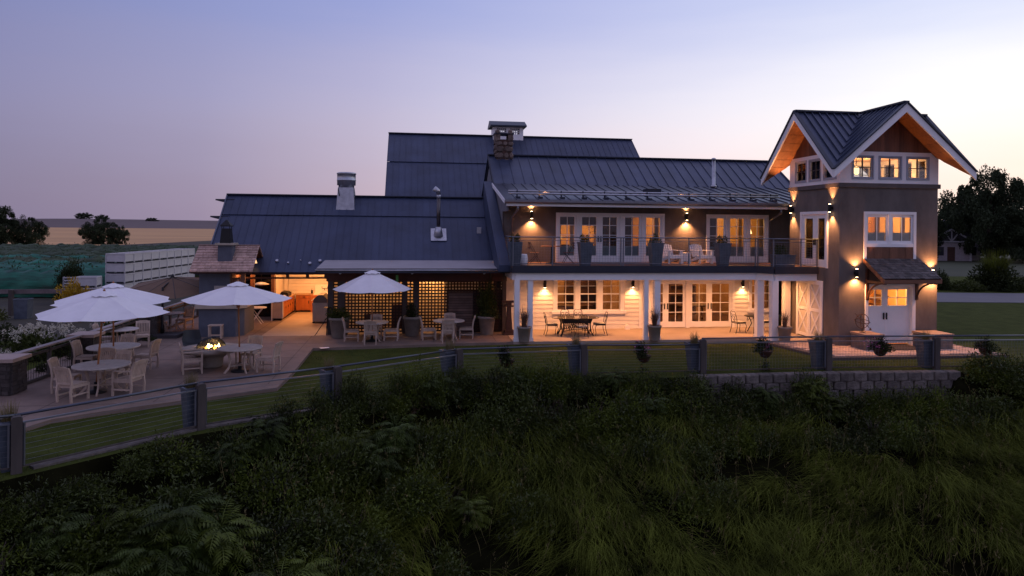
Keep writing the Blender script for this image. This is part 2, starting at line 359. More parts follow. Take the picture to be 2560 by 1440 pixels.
# stone chimney
ch = MB().box(.34, 8.65, 7.6, 1.10, 9.35, 8.9).build('chimney', dark_wood, house)
random.seed(3)
def stone_mesh(wd_, hh, dd):
    mb = MB(); n = 7; pts = []
    for k in range(n):
        t = 2*PI*k/n+random.uniform(-.25, .25); pts.append((math.copysign(abs(math.cos(t))**.85, math.cos(t))*wd_/2, math.copysign(abs(math.sin(t))**.85, math.sin(t))*hh/2))
    mb.add([(x, 0, z) for x, z in pts]+[(x*.62, -dd, z*.62) for x, z in pts], [(i, (i+1) % n, n+(i+1) % n, n+i) for i in range(n)]+[tuple(range(n, 2*n))])
    return mb.mesh('stone')
for face in range(4):
    z = 7.66; row = 0
    while z < 9.12:
        hh = random.uniform(.22, .36); x = -.46
        while x < .42:
            wq = random.uniform(.24, .48); wq = min(wq, .48-x) if .48-x > .1 else .1
            if not (z > 8.72 and -.24 < x+wq/2 < .24):
                me = stone_mesh(wq*1.12, hh*1.12, .09); o = ob('stone', me, stone, ch)
                cx_, cz = x+wq/2, z+hh/2
                lx = {0: (.72+cx_, 8.67), 1: (.36, 9.0+cx_*.8), 2: (.72+cx_, 9.33), 3: (1.08, 9.0+cx_*.8)}[face]
                o.location = (lx[0], lx[1], cz); o.rotation_euler = (0, random.uniform(-.06, .06), [0, -PI/2, PI, PI/2][face])
            x += wq
        z += hh
for a, b in ((.26, .52), (.92, 1.18)):
    MB().box(a, 8.62, 8.85, b, 9.38, 9.16).build('chimney_pier', stone, house)
MB().box(.22, 8.58, 9.16, 1.22, 9.42, 9.23).build('chimney_cap', dark_trim, house)

# upper doors
mb = MB(); frame(mb, 2.33, 7.25, 2.93, 5.09, .1, .1, .1, 0, VW-.05, VW+.06)
for x in (3.30, 5.27, 6.26): mb.box(x-.055, VW-.04, 2.93, x+.055, VW+.06, 4.99)
mb.build('door_surround', white, house)
for a, b, h in ((2.43, 3.245, None), (3.355, 4.285, 'r'), (4.285, 5.215, 'l'), (5.325, 6.205, None), (6.315, 7.15, None)):
    cx_ = (a+b)/2; st = (b-a-.64)/2
    leaf(house, (0, VW+.01, 0), 0, a, b, 2.93, 4.99, st, .08, .29, 2, 2, film=.42, split=[4.55, 4.12], hx={'r': b-.06, 'l': a+.06, None: None}[h], hz=3.95)
mb = MB(); frame(mb, 9.21, 12.17, 2.93, 5.09, .1, .1, .1, 0, VW-.05, VW+.06)
for x in (10.18, 11.18): mb.box(x-.06, VW-.04, 2.93, x+.06, VW+.06, 4.99)
mb.build('door_surround', white, house)
for a, b in ((9.31, 10.12), (10.24, 11.12), (11.24, 12.07)):
    leaf(house, (0, VW+.01, 0), 0, a, b, 2.93, 4.99, (b-a-.65)/2, .08, .28, 2, 2, film=.42, split=[4.55, 4.12])
for a, b, d in ((2.5, 3.17, .34), (3.45, 4.15, .36), (9.39, 9.75, 1.3)):
    MB().box(a, VW+.12, 4.90-d, b, VW+.14, 4.93).build('roller_blind', M('blind', (.06, .03, .02), .8), house)
# porch windows: three double-hung sashes
mb = MB(); frame(mb, 2.23, 5.43, .80, 2.38, .17, .17, .14, 0, VW-.06, VW+.1)
for x in (3.31, 4.32): mb.box(x-.11, VW-.05, .80, x+.11, VW+.1, 2.24)
mb.build('window_surround', white, house)
MB().box(2.17, VW-.13, .68, 5.50, VW+.1, .80).build('window_sill', white, house)
def hung(a, b, z0, z1):
    mb = MB(); zm = z0+(z1-z0)*.51
    frame(mb, a, b, z0, z1, .035, .035, .035, .05, -.03, .06); mb.box(a+.035, -.028, zm-.025, b-.035, .06, zm+.025)
    o = mb.build('window', white, house); o.location = (0, VW+.03, 0)
    glazing(o, a+.035, b-.035, z0+.05, zm-.025, 2, 2, .0, mw=.02); glazing(o, a+.035, b-.035, zm+.025, z1-.035, 2, 2, .022, mw=.02)
for a, b in ((2.40, 3.2), (3.42, 4.21), (4.43, 5.26)): hung(a, b, .80, 2.24)
mb = MB(); frame(mb, 11.24, 12.33, .80, 2.38, .15, .04, .14, 0, VW-.06, VW+.1); mb.build('window_surround', white, house)
MB().box(11.2, VW-.13, .68, 12.30, VW+.1, .80).build('window_sill', white, house); hung(11.39, 12.29, .80, 2.24)
# porch doors: two pairs
mb = MB(); frame(mb, 6.5, 10.58, 0, 2.3, .12, .12, .2, 0, VW-.05, VW+.08); mb.box(8.28, VW-.045, 0, 8.45, VW+.08, 2.1); mb.build('door_surround', white, house)
for a, b, h in ((6.62, 7.36, 1), (7.36, 8.28, 0), (8.45, 9.40, 1), (9.40, 10.46, 0)):
    leaf(house, (0, VW+.02, 0), 0, a, b, .03, 2.1, .125 if h == 0 else .14, .14, .25, 2, 4, hx=b-.07 if h else a+.07, hz=.97)
# balcony deck, beam, posts
deck_pts = [(-.05, VW), (-.05, -.02), (9.95, -.02), (10.42, -.62), (12.31, -.62), (12.31, VW)]
MB().prism(deck_pts, 'z', 2.86, 2.93).build('deck_boards', M('deck_wood', (.13, .065, .045), .6, var=.3, scale=5, stretch=(.2, 3, 1)), house)
def run(pts, off, z0, z1, t):
    mb = MB()
    for (a, b) in zip(pts, pts[1:]):
        a, b = Vector((*a, 0)), Vector((*b, 0)); mb.bar(a+Vector((0, 0, (z0+z1)/2)), b+Vector((0, 0, (z0+z1)/2)), t, z1-z0)
    return mb
edge = [(-.02, 3.1), (-.02, .02), (9.97, .02), (10.44, -.58), (12.30, -.58)]
run(edge, 0, 2.67, 2.95, .10).build('deck_fascia', dark_trim, house)
bm_ = run([(.12, 3.1), (.12, .18), (10.05, .18), (10.52, -.42), (12.30, -.42)], 0, 2.385, 2.67, .2); bm_.build('porch_beam', white, house)
MB().prism([(.05, VW), (.05, .1), (10.0, .1), (10.47, -.5), (12.31, -.5), (12.31, VW)], 'z', 2.60, 2.66).build('porch_ceiling', white, house)
for (x, y, s) in ((.19, .18, .20), (.72, .24, .20), (5.39, .18, .18), (5.86, .24, .24), (10.17, .12, .28), (10.50, -.44, .26), (12.12, 1.5, .26)):
    MB().box(x-s/2, y-s/2, .0, x+s/2, y+s/2, 2.385 if y < 1 else 2.60).box(x-s/2-.02, y-s/2-.02, 0, x+s/2+.02, y+s/2+.02, .14).build('porch_post', white, house)
# balcony railing
rl = MB()
path = [(0, 3.0, 0), (0, 0, 0), (9.98, 0, 0), (10.40, -.56, 0), (12.32, -.56, 0)]
for a, b in zip(path, path[1:]):
    for z, r in ((4.06, .026), (3.93, .012), (3.03, .015)): rl.tube([(a[0], a[1], z), (b[0], b[1], z)], r)
rl = rl.build('balcony_railing', fence_metal, house, True)
for x, y in ((0, 1.5), (0, 0), (1.55, 0), (4.29, 0), (4.39, 0), (7.1, 0), (9.93, 0), (10.03, 0), (10.40, -.56), (11.57, -.56), (12.27, -.56)):
    MB().box(x-.022, y-.022, 2.93, x+.022, y+.022, 4.04).build('rail_post', fence_metal, rl)
mb = MB()
for a, b in zip(path, path[1:]):
    a, b = Vector(a), Vector(b); ln = (b-a).length; n = max(1, int(ln/.11))
    for i in range(1, n): p = a.lerp(b, i/n); mb.bar((p.x, p.y, 3.03), (p.x, p.y, 3.93), .0045)
    for k in range(1, 9): mb.bar((a.x, a.y, 3.03+k*.1), (b.x, b.y, 3.03+k*.1), .0045)
mb.build('wire_mesh', fence_metal, rl, kind='stuff', fix=False)
# rooms behind the glass
MB().box(.3, 9, 2.93, 14.9, 9.1, 5.5).box(.2, VW+.22, 2.93, .3, 9, 5.5).box(8.0, VW+.3, 2.93, 8.1, 9, 5.4).build('room_wall', warm_wall, house)
MB().box(.2, VW+.22, 2.76, 14.9, 9, 2.85).build('room_floor', M('wood_floor', (.22, .10, .05), .45, var=.2), house)
MB().box(.2, VW+.22, 5.4, 14.9, 9, 5.5).build('room_ceiling', warm_wall, house)
MB().box(.3, 8.2, 0, 12.2, 8.3, 2.7).box(.2, VW+.22, 0, .3, 8.2, 2.7).box(12.2, VW+.22, 0, 12.3, 8.2, 2.7).build('room_wall', room_wall, house)
MB().box(.2, VW+.22, .01, 12.2, 8.2, .03).build('room_floor', M('lower_floor', (.10, .05, .03), .35, var=.2), house)
for x, e in ((1.9, 140), (5.6, 120), (9.9, 160), (12.6, 100)):
    light('POINT', (x, 6.6, 4.9), e, (1, .50, .13), house, shadow_soft_size=.25)
for x, e in ((3.4, 120), (7.6, 120), (10.4, 120)): light('POINT', (x, 6.4, 2.3), e, (1, .46, .14), house, shadow_soft_size=.2)
# room furniture seen through the glass
def boxy(name, label, cat, u, v, z, parts, mat, rz=0, group=None):
    t = hthing(name, label, cat, u, v, z, rz, group)
    for nm, bx in parts: MB().box(*bx).build(nm, mat if not isinstance(bx, dict) else mat, t)
    return t
def cabinet(u, v, z, w_, h_, d_, label, shelves=4):
    t = hthing('bookcase', label, 'bookcase', u, v, z)
    MB().box(-w_/2, d_-.03, 0, w_/2, d_, h_).build('back_panel', room_dark, t)
    for s in (-1, 1): MB().box(s*w_/2-.03, 0, 0, s*w_/2+.03, d_-.03, h_).build('side_panel', room_dark, t)
    for i in range(shelves+1): MB().box(-w_/2+.03, 0, i*(h_-.04)/shelves, w_/2-.03, d_-.03, i*(h_-.04)/shelves+.04).build('shelf', room_dark, t)
cabinet(4.6, 7.6, .03, 1.6, 2.1, .4, 'tall dark bookcase seen through the triple porch window')
cabinet(9.9, 7.6, .03, 1.4, 2.0, .4, 'dark bookcase seen through the right pair of porch doors')
cabinet(5.5, 5.0, 2.87, 1.7, 2.3, .5, 'dark bookcase seen through the balcony doors left of the wall lamp')
cabinet(9.7, 7.4, 2.87, .8, 2.2, .5, 'dark cupboard at the left edge inside the three right balcony doors')
def int_table(u, v, z, L_, label):
    t = hthing('dining_table', label, 'table', u, v, z)
    MB().box(-L_/2, -.45, .7, L_/2, .45, .76).build('tabletop', room_dark, t)
    for sx in (-1, 1):
        for sy in (-1, 1): MB().box(sx*(L_/2-.1)-.04, sy*.36-.04, 0, sx*(L_/2-.1)+.04, sy*.36+.04, .7).build('leg', room_dark, t)
int_table(3.6, 5.6, .03, 1.9, 'brown dining table behind the triple porch window')
int_table(7.6, 5.8, .03, 1.6, 'brown dining table behind the left pair of porch doors')
int_table(9.5, 5.4, .03, 1.5, 'brown dining table behind the right pair of porch doors')
t = hthing('table_lamp', 'lit table lamp seen through the far left balcony door', 'lamp', 3.05, 6.2, 3.62)
MB().lathe([(.1, 0), (.1, .02), (.03, .05), (.05, .2), (.02, .33)], 12).build('base', dark_wood, t, True)
MB().lathe([(.17, .3), (.11, .55)], 14).build('lamp_shade', EM('lit_shade', (1, .62, .25), 3), t, True)
t = hthing('side_cabinet', 'low brown cabinet carrying the lit table lamp inside the balcony room', 'cabinet', 3.05, 6.2, 2.86)
MB().box(-.5, -.25, 0, .5, .25, .72).build('body', room_dark, t); MB().box(-.53, -.28, .72, .53, .28, .76).build('top', room_dark, t)
for a, b in ((2.45, 2.62), (3.02, 3.2), (6.9, 7.1), (9.35, 9.5), (11.9, 12.05), (10.9, 11.06)):
    mb = MB(); n_ = 5
    for q in range(n_): mb.box(a+(b-a)*q/n_, VW+.30+.03*(q % 2), 2.9, a+(b-a)*(q+1)/n_, VW+.33+.03*(q % 2), 5.05)
    mb.build('curtain', M('pale_curtain', (.42, .30, .18), .9), house)
t = hthing('floor_lamp', 'lit floor lamp seen through the far right balcony door', 'lamp', 12.6, 6.0, 2.86)
MB().lathe([(.14, 0), (.14, .02), (.02, .04), (.015, 1.35)], 12).build('stand', dark_wood, t); MB().lathe([(.20, 1.35), (.12, 1.62)], 14).build('lamp_shade', EM('lit_shade', (1, .62, .25), 3), t, True)
t = hthing('potted_palm', 'dark indoor palm behind the middle balcony doors', 'plant', 4.6, 4.4, 2.86)
MB().lathe([(.14, 0), (.2, .35), (.18, .35)], 12).build('pot', dark_wood, t)
mb = MB()
for q in range(16): a = q*.9; r_ = .35+.12*(q % 3); mb.bar((0, 0, .4), (r_*.6*math.cos(a), r_*.6*math.sin(a), 1.45+.1*(q % 4)), .03, .01); mb.bar((r_*.6*math.cos(a), r_*.6*math.sin(a), 1.45+.1*(q % 4)), (r_*1.3*math.cos(a), r_*1.3*math.sin(a), 1.35+.1*(q % 4)), .06, .01)
mb.build('fronds', M('palm_leaf', (.02, .03, .01), .6), t)
t = hthing('sofa', 'pale sofa seen through the right balcony doors', 'sofa', 11.6, 5.6, 2.86)
MB().box(-.9, -.4, .1, .9, .4, .42).build('seat', warm_wall, t); MB().box(-.9, .25, .42, .9, .42, .85).build('backrest', warm_wall, t)
for s in (-1, 1): MB().box(s*.98-.08, -.4, .08, s*.98+.08, .42, .62).build('armrest', warm_wall, t)
for x, p in ((10.9, 1), (11.9, -1)):
    t = hthing('wall_picture', 'framed picture on the wall behind the %s balcony door of the right set' % ('middle' if p > 0 else 'last'), 'picture', x, 8.93, 4.0)
    frame(MB(), -.35, .35, -.25, .55, .05, .05, .05, .05, -.03, .03).build('frame', dark_wood, t); MB().box(-.3, 0, -.2, .3, .02, .5).build('print', room_wall, t)

# ------------------------------------------------------------------ wall lamps
def sconce(kind, label, loc, rz, e_up, e_dn, ang=62, group=None):
    """loc is the wall point in house coordinates, rz turns local -y to face outwards"""
    t = hthing('wall_lamp', label, 'lamp', loc[0], loc[1], loc[2], rz, group)
    MB().lathe([(.055, -.15), (.06, -.145), (.06, .145), (.055, .15)], 14, (0, -.13, 0)).build('body', iron, t, True)
    MB().box(-.04, -.075, -.06, .04, 0, .06).build('bracket', iron, t)
    if e_up:
        MB().lathe([(.045, .152), (.045, .158)], 12, (0, -.13, 0)).build('lens', BULB, t)
        light('SPOT', (0, -.13, .18), e_up, WARM, t, rot=(PI, 0, 0), spot_size=R(ang), spot_blend=.75, shadow_soft_size=.04)
    if e_dn:
        MB().lathe([(.045, -.158), (.045, -.152)], 12, (0, -.13, 0)).build('lens', BULB, t)
        light('SPOT', (0, -.13, -.18), e_dn, WARM, t, spot_size=R(ang+16), spot_blend=.8, shadow_soft_size=.04)
gl = 'cylinder wall lamps on the dark stucco'
sconce(0, 'lit up-and-down wall lamp on stucco at the left end of the balcony', (1.23, VW, 4.97), 0, 300, 360, 104, gl)
sconce(0, 'lit up-and-down wall lamp on stucco above the white lounge chairs', (8.25, VW, 4.97), 0, 300, 360, 104, gl)
for x, lb in ((1.84, 'lit downward wall lamp left of the triple porch window'), (5.79, 'lit downward wall lamp right of the triple porch window'), (10.92, 'lit downward wall lamp right of the porch doors')):
    sconce(1, lb, (x, VW-.02, 1.99), 0, 0, 70, 112, 'downward wall lamps on the porch')
# general porch light from recessed cans in the porch ceiling
for x, y, nm in ((1.9, 1.6, 'left end of the oval iron table'), (3.9, 1.6, 'right end of the oval iron table'), (6.7, 1.6, 'left pair of porch doors'), (9.2, 1.6, 'right pair of porch doors'), (11.3, .9, 'small round iron table')):
    t = hthing('ceiling_lamp', 'lit lamp recessed in the porch ceiling above the '+nm, 'lamp', x, y, 2.58, 0, 'recessed lamps in the porch ceiling')
    MB().lathe([(.07, 0), (.09, .004), (.09, .018)], 12).build('trim_ring', white, t); MB().lathe([(.06, -.004), (.06, .0)], 12).build('lens', BULB, t)
    light('SPOT', (0, 0, -.03), 330, WARM, t, spot_size=R(150), spot_blend=.8, shadow_soft_size=.08)

# ================================================================== ENTRANCE TOWER
tower = thing('entrance_tower', 'square dark stucco tower with cross gabled roof and white front doors', 'tower', HO, A8)
U0, U1, V0, V1 = 12.33, 16.47, -1.95, 1.62; UC, VC = 14.40, -.165; ZA, ZE = 9.22, 6.72; HU, HV = 2.86, 2.64
AL, AC, WD, WH = [HV, HU, HV, HU], [HU, HV, HU, HV], [1.785, 2.07, 1.785, 2.07], [2.07, 1.785, 2.07, 1.785]   # per gable: ridge length, half width, wall distance, wall half width
th = .2
fh = [(13.43, 15.42, 3.85, 5.06), (13.52, 15.42, -.1, 2.30)]
lh = [(-1.13, .64, 2.93, 5.08), (-.80, .92, -.1, 2.28)]
mb = holes_wall(MB(), U0, U1, 0, 6.1, fh, V0, V0+th)
tmp = holes_wall(MB(), V0+th, V1-th, 0, 6.1, lh, 0, th)
mb.add([(U0+y, x, z) for x, y, z in tmp.v], tmp.f)
mb.box(U1-th, V0+th, 0, U1, V1-th, 6.1).box(U0, V1-th, 0, U1, V1, 6.1).build('stucco_wall', stucco, tower)
mb = MB(); e = .07
mb.box(U0-e, V0-e, 6.08, U1+e, V1+e, 6.25).build('ledge', M('ledge_stucco', (.10, .088, .085), .8, bump=.3), tower)
# white clerestory band
wf = [(12.86, 13.68, 6.45, 7.27), (13.98, 14.86, 6.45, 7.27), (15.15, 16.03, 6.45, 7.27)]
wl = [(-1.70, -.92, 6.45, 7.27), (-.67, .11, 6.45, 7.27), (.37, 1.15, 6.45, 7.27)]
e = .012
mb = holes_wall(MB(), U0-e, U1+e, 6.25, 7.47, wf, V0-e, V0+.15); holes_wall(mb, U0-e, U1+e, 6.25, 7.47, wf, V1-.15, V1+e)
for ux in (U0-e, U1-.15):
    tmp = holes_wall(MB(), V0+.15, V1-.15, 6.25, 7.47, wl, 0, .162)
    mb.add([(ux+y, x, z) for x, y, z in tmp.v], tmp.f)
mb.build('clerestory_wall', white, tower)
def tower_win(loc, rz, w_, z0, z1):
    mb = MB(); frame(mb, -w_/2-.05, w_/2+.05, z0-.05, z1+.05, .05, .05, .05, .05, -.035, -.002)
    frame(mb, -w_/2, w_/2, z0, z1, .05, .05, .05, .05, 0, .06)
    o = mb.build('clerestory_window', M('grey_sash', (.34, .36, .42), .5), tower); o.location = loc; o.rotation_euler = (0, 0, rz)
    glazing(o, -w_/2+.05, w_/2-.05, z0+.05, z1-.05, 2, 2, .025, mat_m=dark_trim, mw=.03)
for a, b, z0, z1 in wf:
    tower_win(((a+b)/2, V0, 0), 0, b-a, z0, z1); tower_win(((a+b)/2, V1, 0), PI, b-a, z0, z1)
for a, b, z0, z1 in wl:
    tower_win((U0, (a+b)/2, 0), -PI/2, b-a, z0, z1); tower_win((U1, (a+b)/2, 0), PI/2, b-a, z0, z1)
# cross gabled roof: four triangular slopes meet in four valleys
rt = MB()
def gab(k, du, dv):   # local gable frame (along ridge s, across t) to house u,v
    c, s = [(0, -1), (1, 0), (0, 1), (-1, 0)][k]
    # ridge direction (c,s), left-across direction
    a = (-s, c)
    return (UC+c*du+a[0]*dv, VC+s*du+a[1]*dv)
def rp(k, s, t, off=0): u, v = gab(k, s, t); return (u, v, ZA-(ZA-ZE)*abs(t)/AC[k]+off)
roofbody = MB()
for k in range(4):
    for sg in (-1, 1):
        tri = [rp(k, 0, 0, -.03), rp(k, AL[k], 0, -.03), rp(k, AL[k], sg*AC[k], -.03)]
        lo_ = [(p[0], p[1], p[2]-.17) for p in tri]
        roofbody.add(tri+lo_, [(0, 1, 2), (5, 4, 3), (0, 3, 4, 1), (1, 4, 5, 2)])
rt = roofbody.build('roof', dark_trim, tower)
for k in range(4):
    for sg in (-1, 1):
        n = 9; HH = AL[k]; q_ = AC[k]/AL[k]
        for i in range(n):
            s0, s1 = HH*i/n, HH*(i+1)/n
            pts = [rp(k, s0, 0), rp(k, s1, 0), rp(k, s1, sg*s1*q_), rp(k, s0, sg*s0*q_)] if i else [rp(k, 0, 0), rp(k, s1, 0), rp(k, s1, sg*s1*q_)]
            mb = MB().slab(pts if sg < 0 else pts[::-1], .02)
            a, b = Vector(rp(k, s1, 0, .05)), Vector(rp(k, s1, sg*s1*q_, .05))
            if i < n-1: mb.bar(a, b, .032, .045)
            mb.build('roof_panel', seam, rt)
    # ridge cap, bargeboards, cedar soffit and gable boards
    HH = AL[k]; WA = AC[k]; MB().bar(rp(k, .1, 0, .045), rp(k, HH+.08, 0, .045), .22, .07).build('ridge_cap', seam_rib, rt)
    for sg in (-1, 1):
        p = [rp(k, HH+.03, 0, -.02), rp(k, HH+.03, sg*(WA+.05), -.02)]; q = [rp(k, HH+.03, 0, -.34), rp(k, HH+.03, sg*(WA+.05), -.30)]
        d = Vector((*gab(k, HH+.09, 0), 0))-Vector((*gab(k, HH+.03, 0), 0))
        vs = [Vector(x) for x in (p[0], p[1], q[1], q[0])]
        MB().add(vs+[x+d for x in vs], [(0, 1, 2, 3), (7, 6, 5, 4), (0, 4, 5, 1), (1, 5, 6, 2), (2, 6, 7, 3), (3, 7, 4, 0)]).build('bargeboard', white, tower)
        a, b = Vector(rp(k, HH+.06, 0, .03)), Vector(rp(k, HH+.06, sg*(WA+.06), .03)); MB().bar(a, b, .16, .05).build('drip_edge', seam_rib, tower)
        nb = 8
        for i in range(nb):       # soffit boards run up the slope's width, along the ridge direction
            t0, t1 = sg*WA*i/nb, sg*WA*(i+1)/nb; g = .012*sg
            s_in = max(WD[k]-.13, abs(t0)*HH/WA); s_in1 = max(WD[k]-.13, abs(t1)*HH/WA)
            if s_in1 > HH+.02: continue
            pts = [rp(k, HH+.02, t0, -.215), rp(k, HH+.02, t1-g, -.215), rp(k, s_in1, t1-g, -.215), rp(k, s_in, t0, -.215)]
            MB().slab(pts, .015).build('soffit_board', cedar, rt)
    half = WH[k]; n = 20; gv = WD[k]-.0; KS = (ZA-ZE)/AC[k]
    for i in range(n):
        t0, t1 = -half+2*half*i/n, -half+2*half*(i+1)/n-.008
        zt0, zt1 = ZA-KS*abs(t0)-.2, ZA-KS*abs(t1)-.2
        if max(zt0, zt1) < 7.52: continue
        a0, a1 = gab(k, gv, t0), gab(k, gv, t1); b0, b1 = gab(k, gv-.05-.01*(i % 3), t0), gab(k, gv-.05, t1)
        vs = [(*a0, 7.47), (*a1, 7.47), (*a1, max(zt1, 7.48)), (*a0, max(zt0, 7.48)), (*b0, 7.47), (*b1, 7.47), (*b1, max(zt1, 7.48)), (*b0, max(zt0, 7.48))]
        MB().add(vs, [(0, 1, 2, 3), (7, 6, 5, 4), (0, 4, 5, 1), (1, 5, 6, 2), (2, 6, 7, 3), (3, 7, 4, 0)]).build('gable_board', brown_board, tower)
    pass
# front window over the entrance
mb = MB(); frame(mb, 13.33, 15.53, 3.33, 5.16, .11, .11, .11, 0, V0-.045, V0+.1); mb.box(13.44, V0-.042, 3.80, 15.42, V0+.1, 3.93); mb.box(14.36, V0-.04, 3.93, 14.48, V0+.1, 5.05); mb.build('window_surround', white, tower)
for a, b in ((13.44, 14.36), (14.48, 15.42)):
    leaf(tower, (0, V0+.01, 0), 0, a, b, 3.93, 5.05, .08, .1, .11, 2, 1, film=.32, name='window')
for x in (13.56, 14.05, 14.62, 15.13): MB().box(x, V0+.3, 3.7, x+.17, V0+.36, 5.2).build('curtain', M('brown_curtain', (.16, .07, .03), .8, var=.3, scale=8, stretch=(6, 1, .2)), tower)
for i in range(6):
    MB().box(13.44+i*.33, V0-.02-.006*(i % 2), 3.33, 13.44+(i+1)*.33-.008, V0-.002, 3.80).build('spandrel_board', brown_board, tower)
# french door to the balcony on the left face
T0 = (U0, 0, 0)
mb = MB(); frame(mb, -.74, 1.23, 2.93, 5.18, .11, .11, .12, 0, -.05, .06); o = mb.build('door_surround', white, tower); o.location = T0; o.rotation_euler = (0, 0, -PI/2)
for a, b, h in ((-.63, .295, 1), (.305, 1.12, 0)):
    leaf(tower, (U0+.01, 0, 0), -PI/2, a, b, 2.95, 5.05, .17, .15, .30, 1, 1, hx=b-.05 if h else a+.05, hz=3.95)
# barn doors with crossed braces
mb = MB(); frame(mb, -1.0, .9, 0, 2.4, .07, .07, .08, 0, -.04, .05); o = mb.build('door_surround', white, tower); o.location = T0; o.rotation_euler = (0, 0, -PI/2)
bd = M('barn_door_panel', (.62, .58, .52), .6)
for a in (-.93, -.035):
    b = a+.865; o = MB().box(a, 0, .05, b, .04, 2.32).build('barn_door', bd, tower); o.location = (U0-.012, 0, 0); o.rotation_euler = (0, 0, -PI/2)
    frame(MB(), a, b, .05, 2.32, .09, .09, .1, .12, -.03, 0).box(a+.09, -.03, 1.13, b-.09, 0, 1.25).build('rail', white, o)
    for z0, z1 in ((.17, 1.13), (1.25, 2.22)):
        MB().bar((a+.09, -.012, z0), (b-.09, -.012, z1), .07, .025, (0, 1, 0)).build('cross_brace', white, o); MB().bar((b-.09, -.014, z0), (a+.09, -.014, z1), .07, .021, (0, 1, 0)).build('cross_brace', white, o)
# entrance doors
mb = MB(); frame(mb, 13.41, 15.53, .0, 2.36, .12, .14, .1, 0, V0-.04, V0+.34); mb.build('door_surround', white, tower)
for a, b, h in ((13.53, 14.33, 1), (14.335, 15.39, 0)):
    o = leaf(tower, (0, V0+.30 if False else V0+.12, 0), 0, a, b, .06, 2.26, .12, .12, .2, 2, 2, hx=b-.06 if h else a+.06, hz=1.12, name='entrance_door', glass_z=1.52)
    MB().box(a+.14, -.006, .2, b-.14, 0, 1.38).build('door_panel', white, o)
# shingled entrance hood on curved brackets
hood = MB().slab([(13.36, V0-.0, 3.28), (15.62, V0-.0, 3.28), (15.66, -3.1, 2.56), (13.36, -3.1, 2.56)], .06).build('entrance_hood', dark_wood, tower)
rows = 9; random.seed(5)
sh_me = {}
for i in range(rows):
    f0, f1 = i/rows, min(1.0, (i+1.5)/rows); za = 2.57+(3.28-2.57)*f0; zb = 2.57+(3.28-2.57)*f1
    va = -3.14+(V0+3.14)*f0; vb = -3.14+(V0+3.14)*f1
    x = 13.33-(.11 if i % 2 else 0)
    while x < 15.66:
        w_ = random.choice((.14, .17, .2, .24)); a, b = max(13.33, x), min(15.69, x+w_-.008)
        if b-a > .03:
            j = random.uniform(0, .012)
            MB().prism([(va, za+.075+j), (va, za+.100+j), (vb, zb+.082), (vb, zb+.070)], 'x', a, b).build('shingle', shingle, hood)
        x += w_
for x in (13.345, 15.67): MB().bar((x, -3.14, 2.56), (x, V0, 3.28), .04, .14).build('rake_board', M('hood_trim', (.16, .07, .04), .6), tower)
MB().box(13.33, -3.17, 2.48, 15.69, -3.12, 2.62).build('hood_fascia', M('hood_trim', (.16, .07, .04)), tower)
for x in (13.47, 15.55):
    mb = MB(); mb.box(x-.05, V0-.10, 1.75, x+.05, V0, 2.95).box(x-.05, -3.05, 2.43, x+.05, V0-.1, 2.53)
    mb.tube([(x, V0-.1-1.0*(1-math.cos(t)), 1.85+.62*math.sin(t)) for t in [PI/2*i/8 for i in range(9)]], .035)
    mb.build('bracket', dark_wood, tower)
# floors, room light
MB().box(U0+th, V0+th, 2.8, U1-th, V1-th, 2.9).build('room_floor', warm_wall, tower); MB().box(U0+th, V0+th, 6.12, U1-th, V1-th, 6.22).build('room_floor', warm_wall, tower)
wp2 = M('wood_panel', (.42, .20, .06), .6, var=.25, scale=5, rnd=.2, stretch=(1, 1, .15))
for z0, z1 in ((2.9, 6.12), (.02, 2.8)):
    MB().box(U1-th-.04, V0+th+.002, z0, U1-th-.002, V1-th-.09, z1).build('room_wall', warm_wall, tower)
    for i in range(14): MB().box(U0+th+.002+i*.265, V1-th-.06-.012*(i % 2), z0, U0+th+.002+(i+1)*.265-.006, V1-th-.002, z1).build('panel_board', wp2, tower)
MB().box(U0+.16, V0+.16, 7.42, U1-.16, V1-.16, 7.46).build('room_ceiling', M('ceiling_paint', (.62, .46, .33), .8), tower)
MB().box(U0+th, V0+th, 0, U1-th, V1-th, .02).build('room_floor', M('wood_floor', (.22, .10, .05)), tower)
mb = MB()
for i in range(9): mb.box(14.5+i*.2, .5, .1+i*.19, 14.72+i*.2, 1.3, .14+i*.19)
mb.bar((14.5, .45, 1.0), (16.2, .45, 2.6), .05, .1).build('staircase', room_dark, tower)
light('POINT', (14.6, -.2, 4.9), 240, (1, .47, .11), tower, shadow_soft_size=.3)
light('POINT', (14.4, -.6, 2.3), 340, (1, .48, .12), tower, shadow_soft_size=.3)
light('POINT', (14.9, -.3, 6.55), 210, (1, .46, .16), tower, shadow_soft_size=.3)
t = hthing('pendant_lamp', 'small lit lantern hanging inside the tower top windows', 'lamp', 14.4, .1, 7.1)
MB().lathe([(.05, -.35), (.1, -.27), (.1, -.08), (.02, .0)], 8).build('lamp_glass', EM('lit_shade', (1, .62, .25), 3), t); MB().tube([(0, 0, 0), (0, 0, .32)], .012).build('cord', iron, t)
t = hthing('wall_sconce', 'small lit wall sconce inside the tower balcony door', 'lamp', 14.3, 1.28, 4.55)
MB().lathe([(.04, 0), (.1, .16)], 10, (0, -.12, 0)).build('lamp_shade', EM('lit_shade', (1, .62, .25), 3), t); MB().box(-.03, -.1, -.12, .03, .03, .02).build('bracket', iron, t)
sconce(0, 'lit up-and-down wall lamp at the far edge of the tower balcony wall', (U0, 1.33, 5.30), -PI/2, 300, 320, 72, gl)
sconce(0, 'lit up-and-down wall lamp right of the tower balcony door', (U0, -1.50, 5.29), -PI/2, 300, 320, 72, gl)
sconce(0, 'lit up-and-down wall lamp left of the shingled entrance hood', (12.98, V0, 2.80), 0, 170, 290, 122, gl)
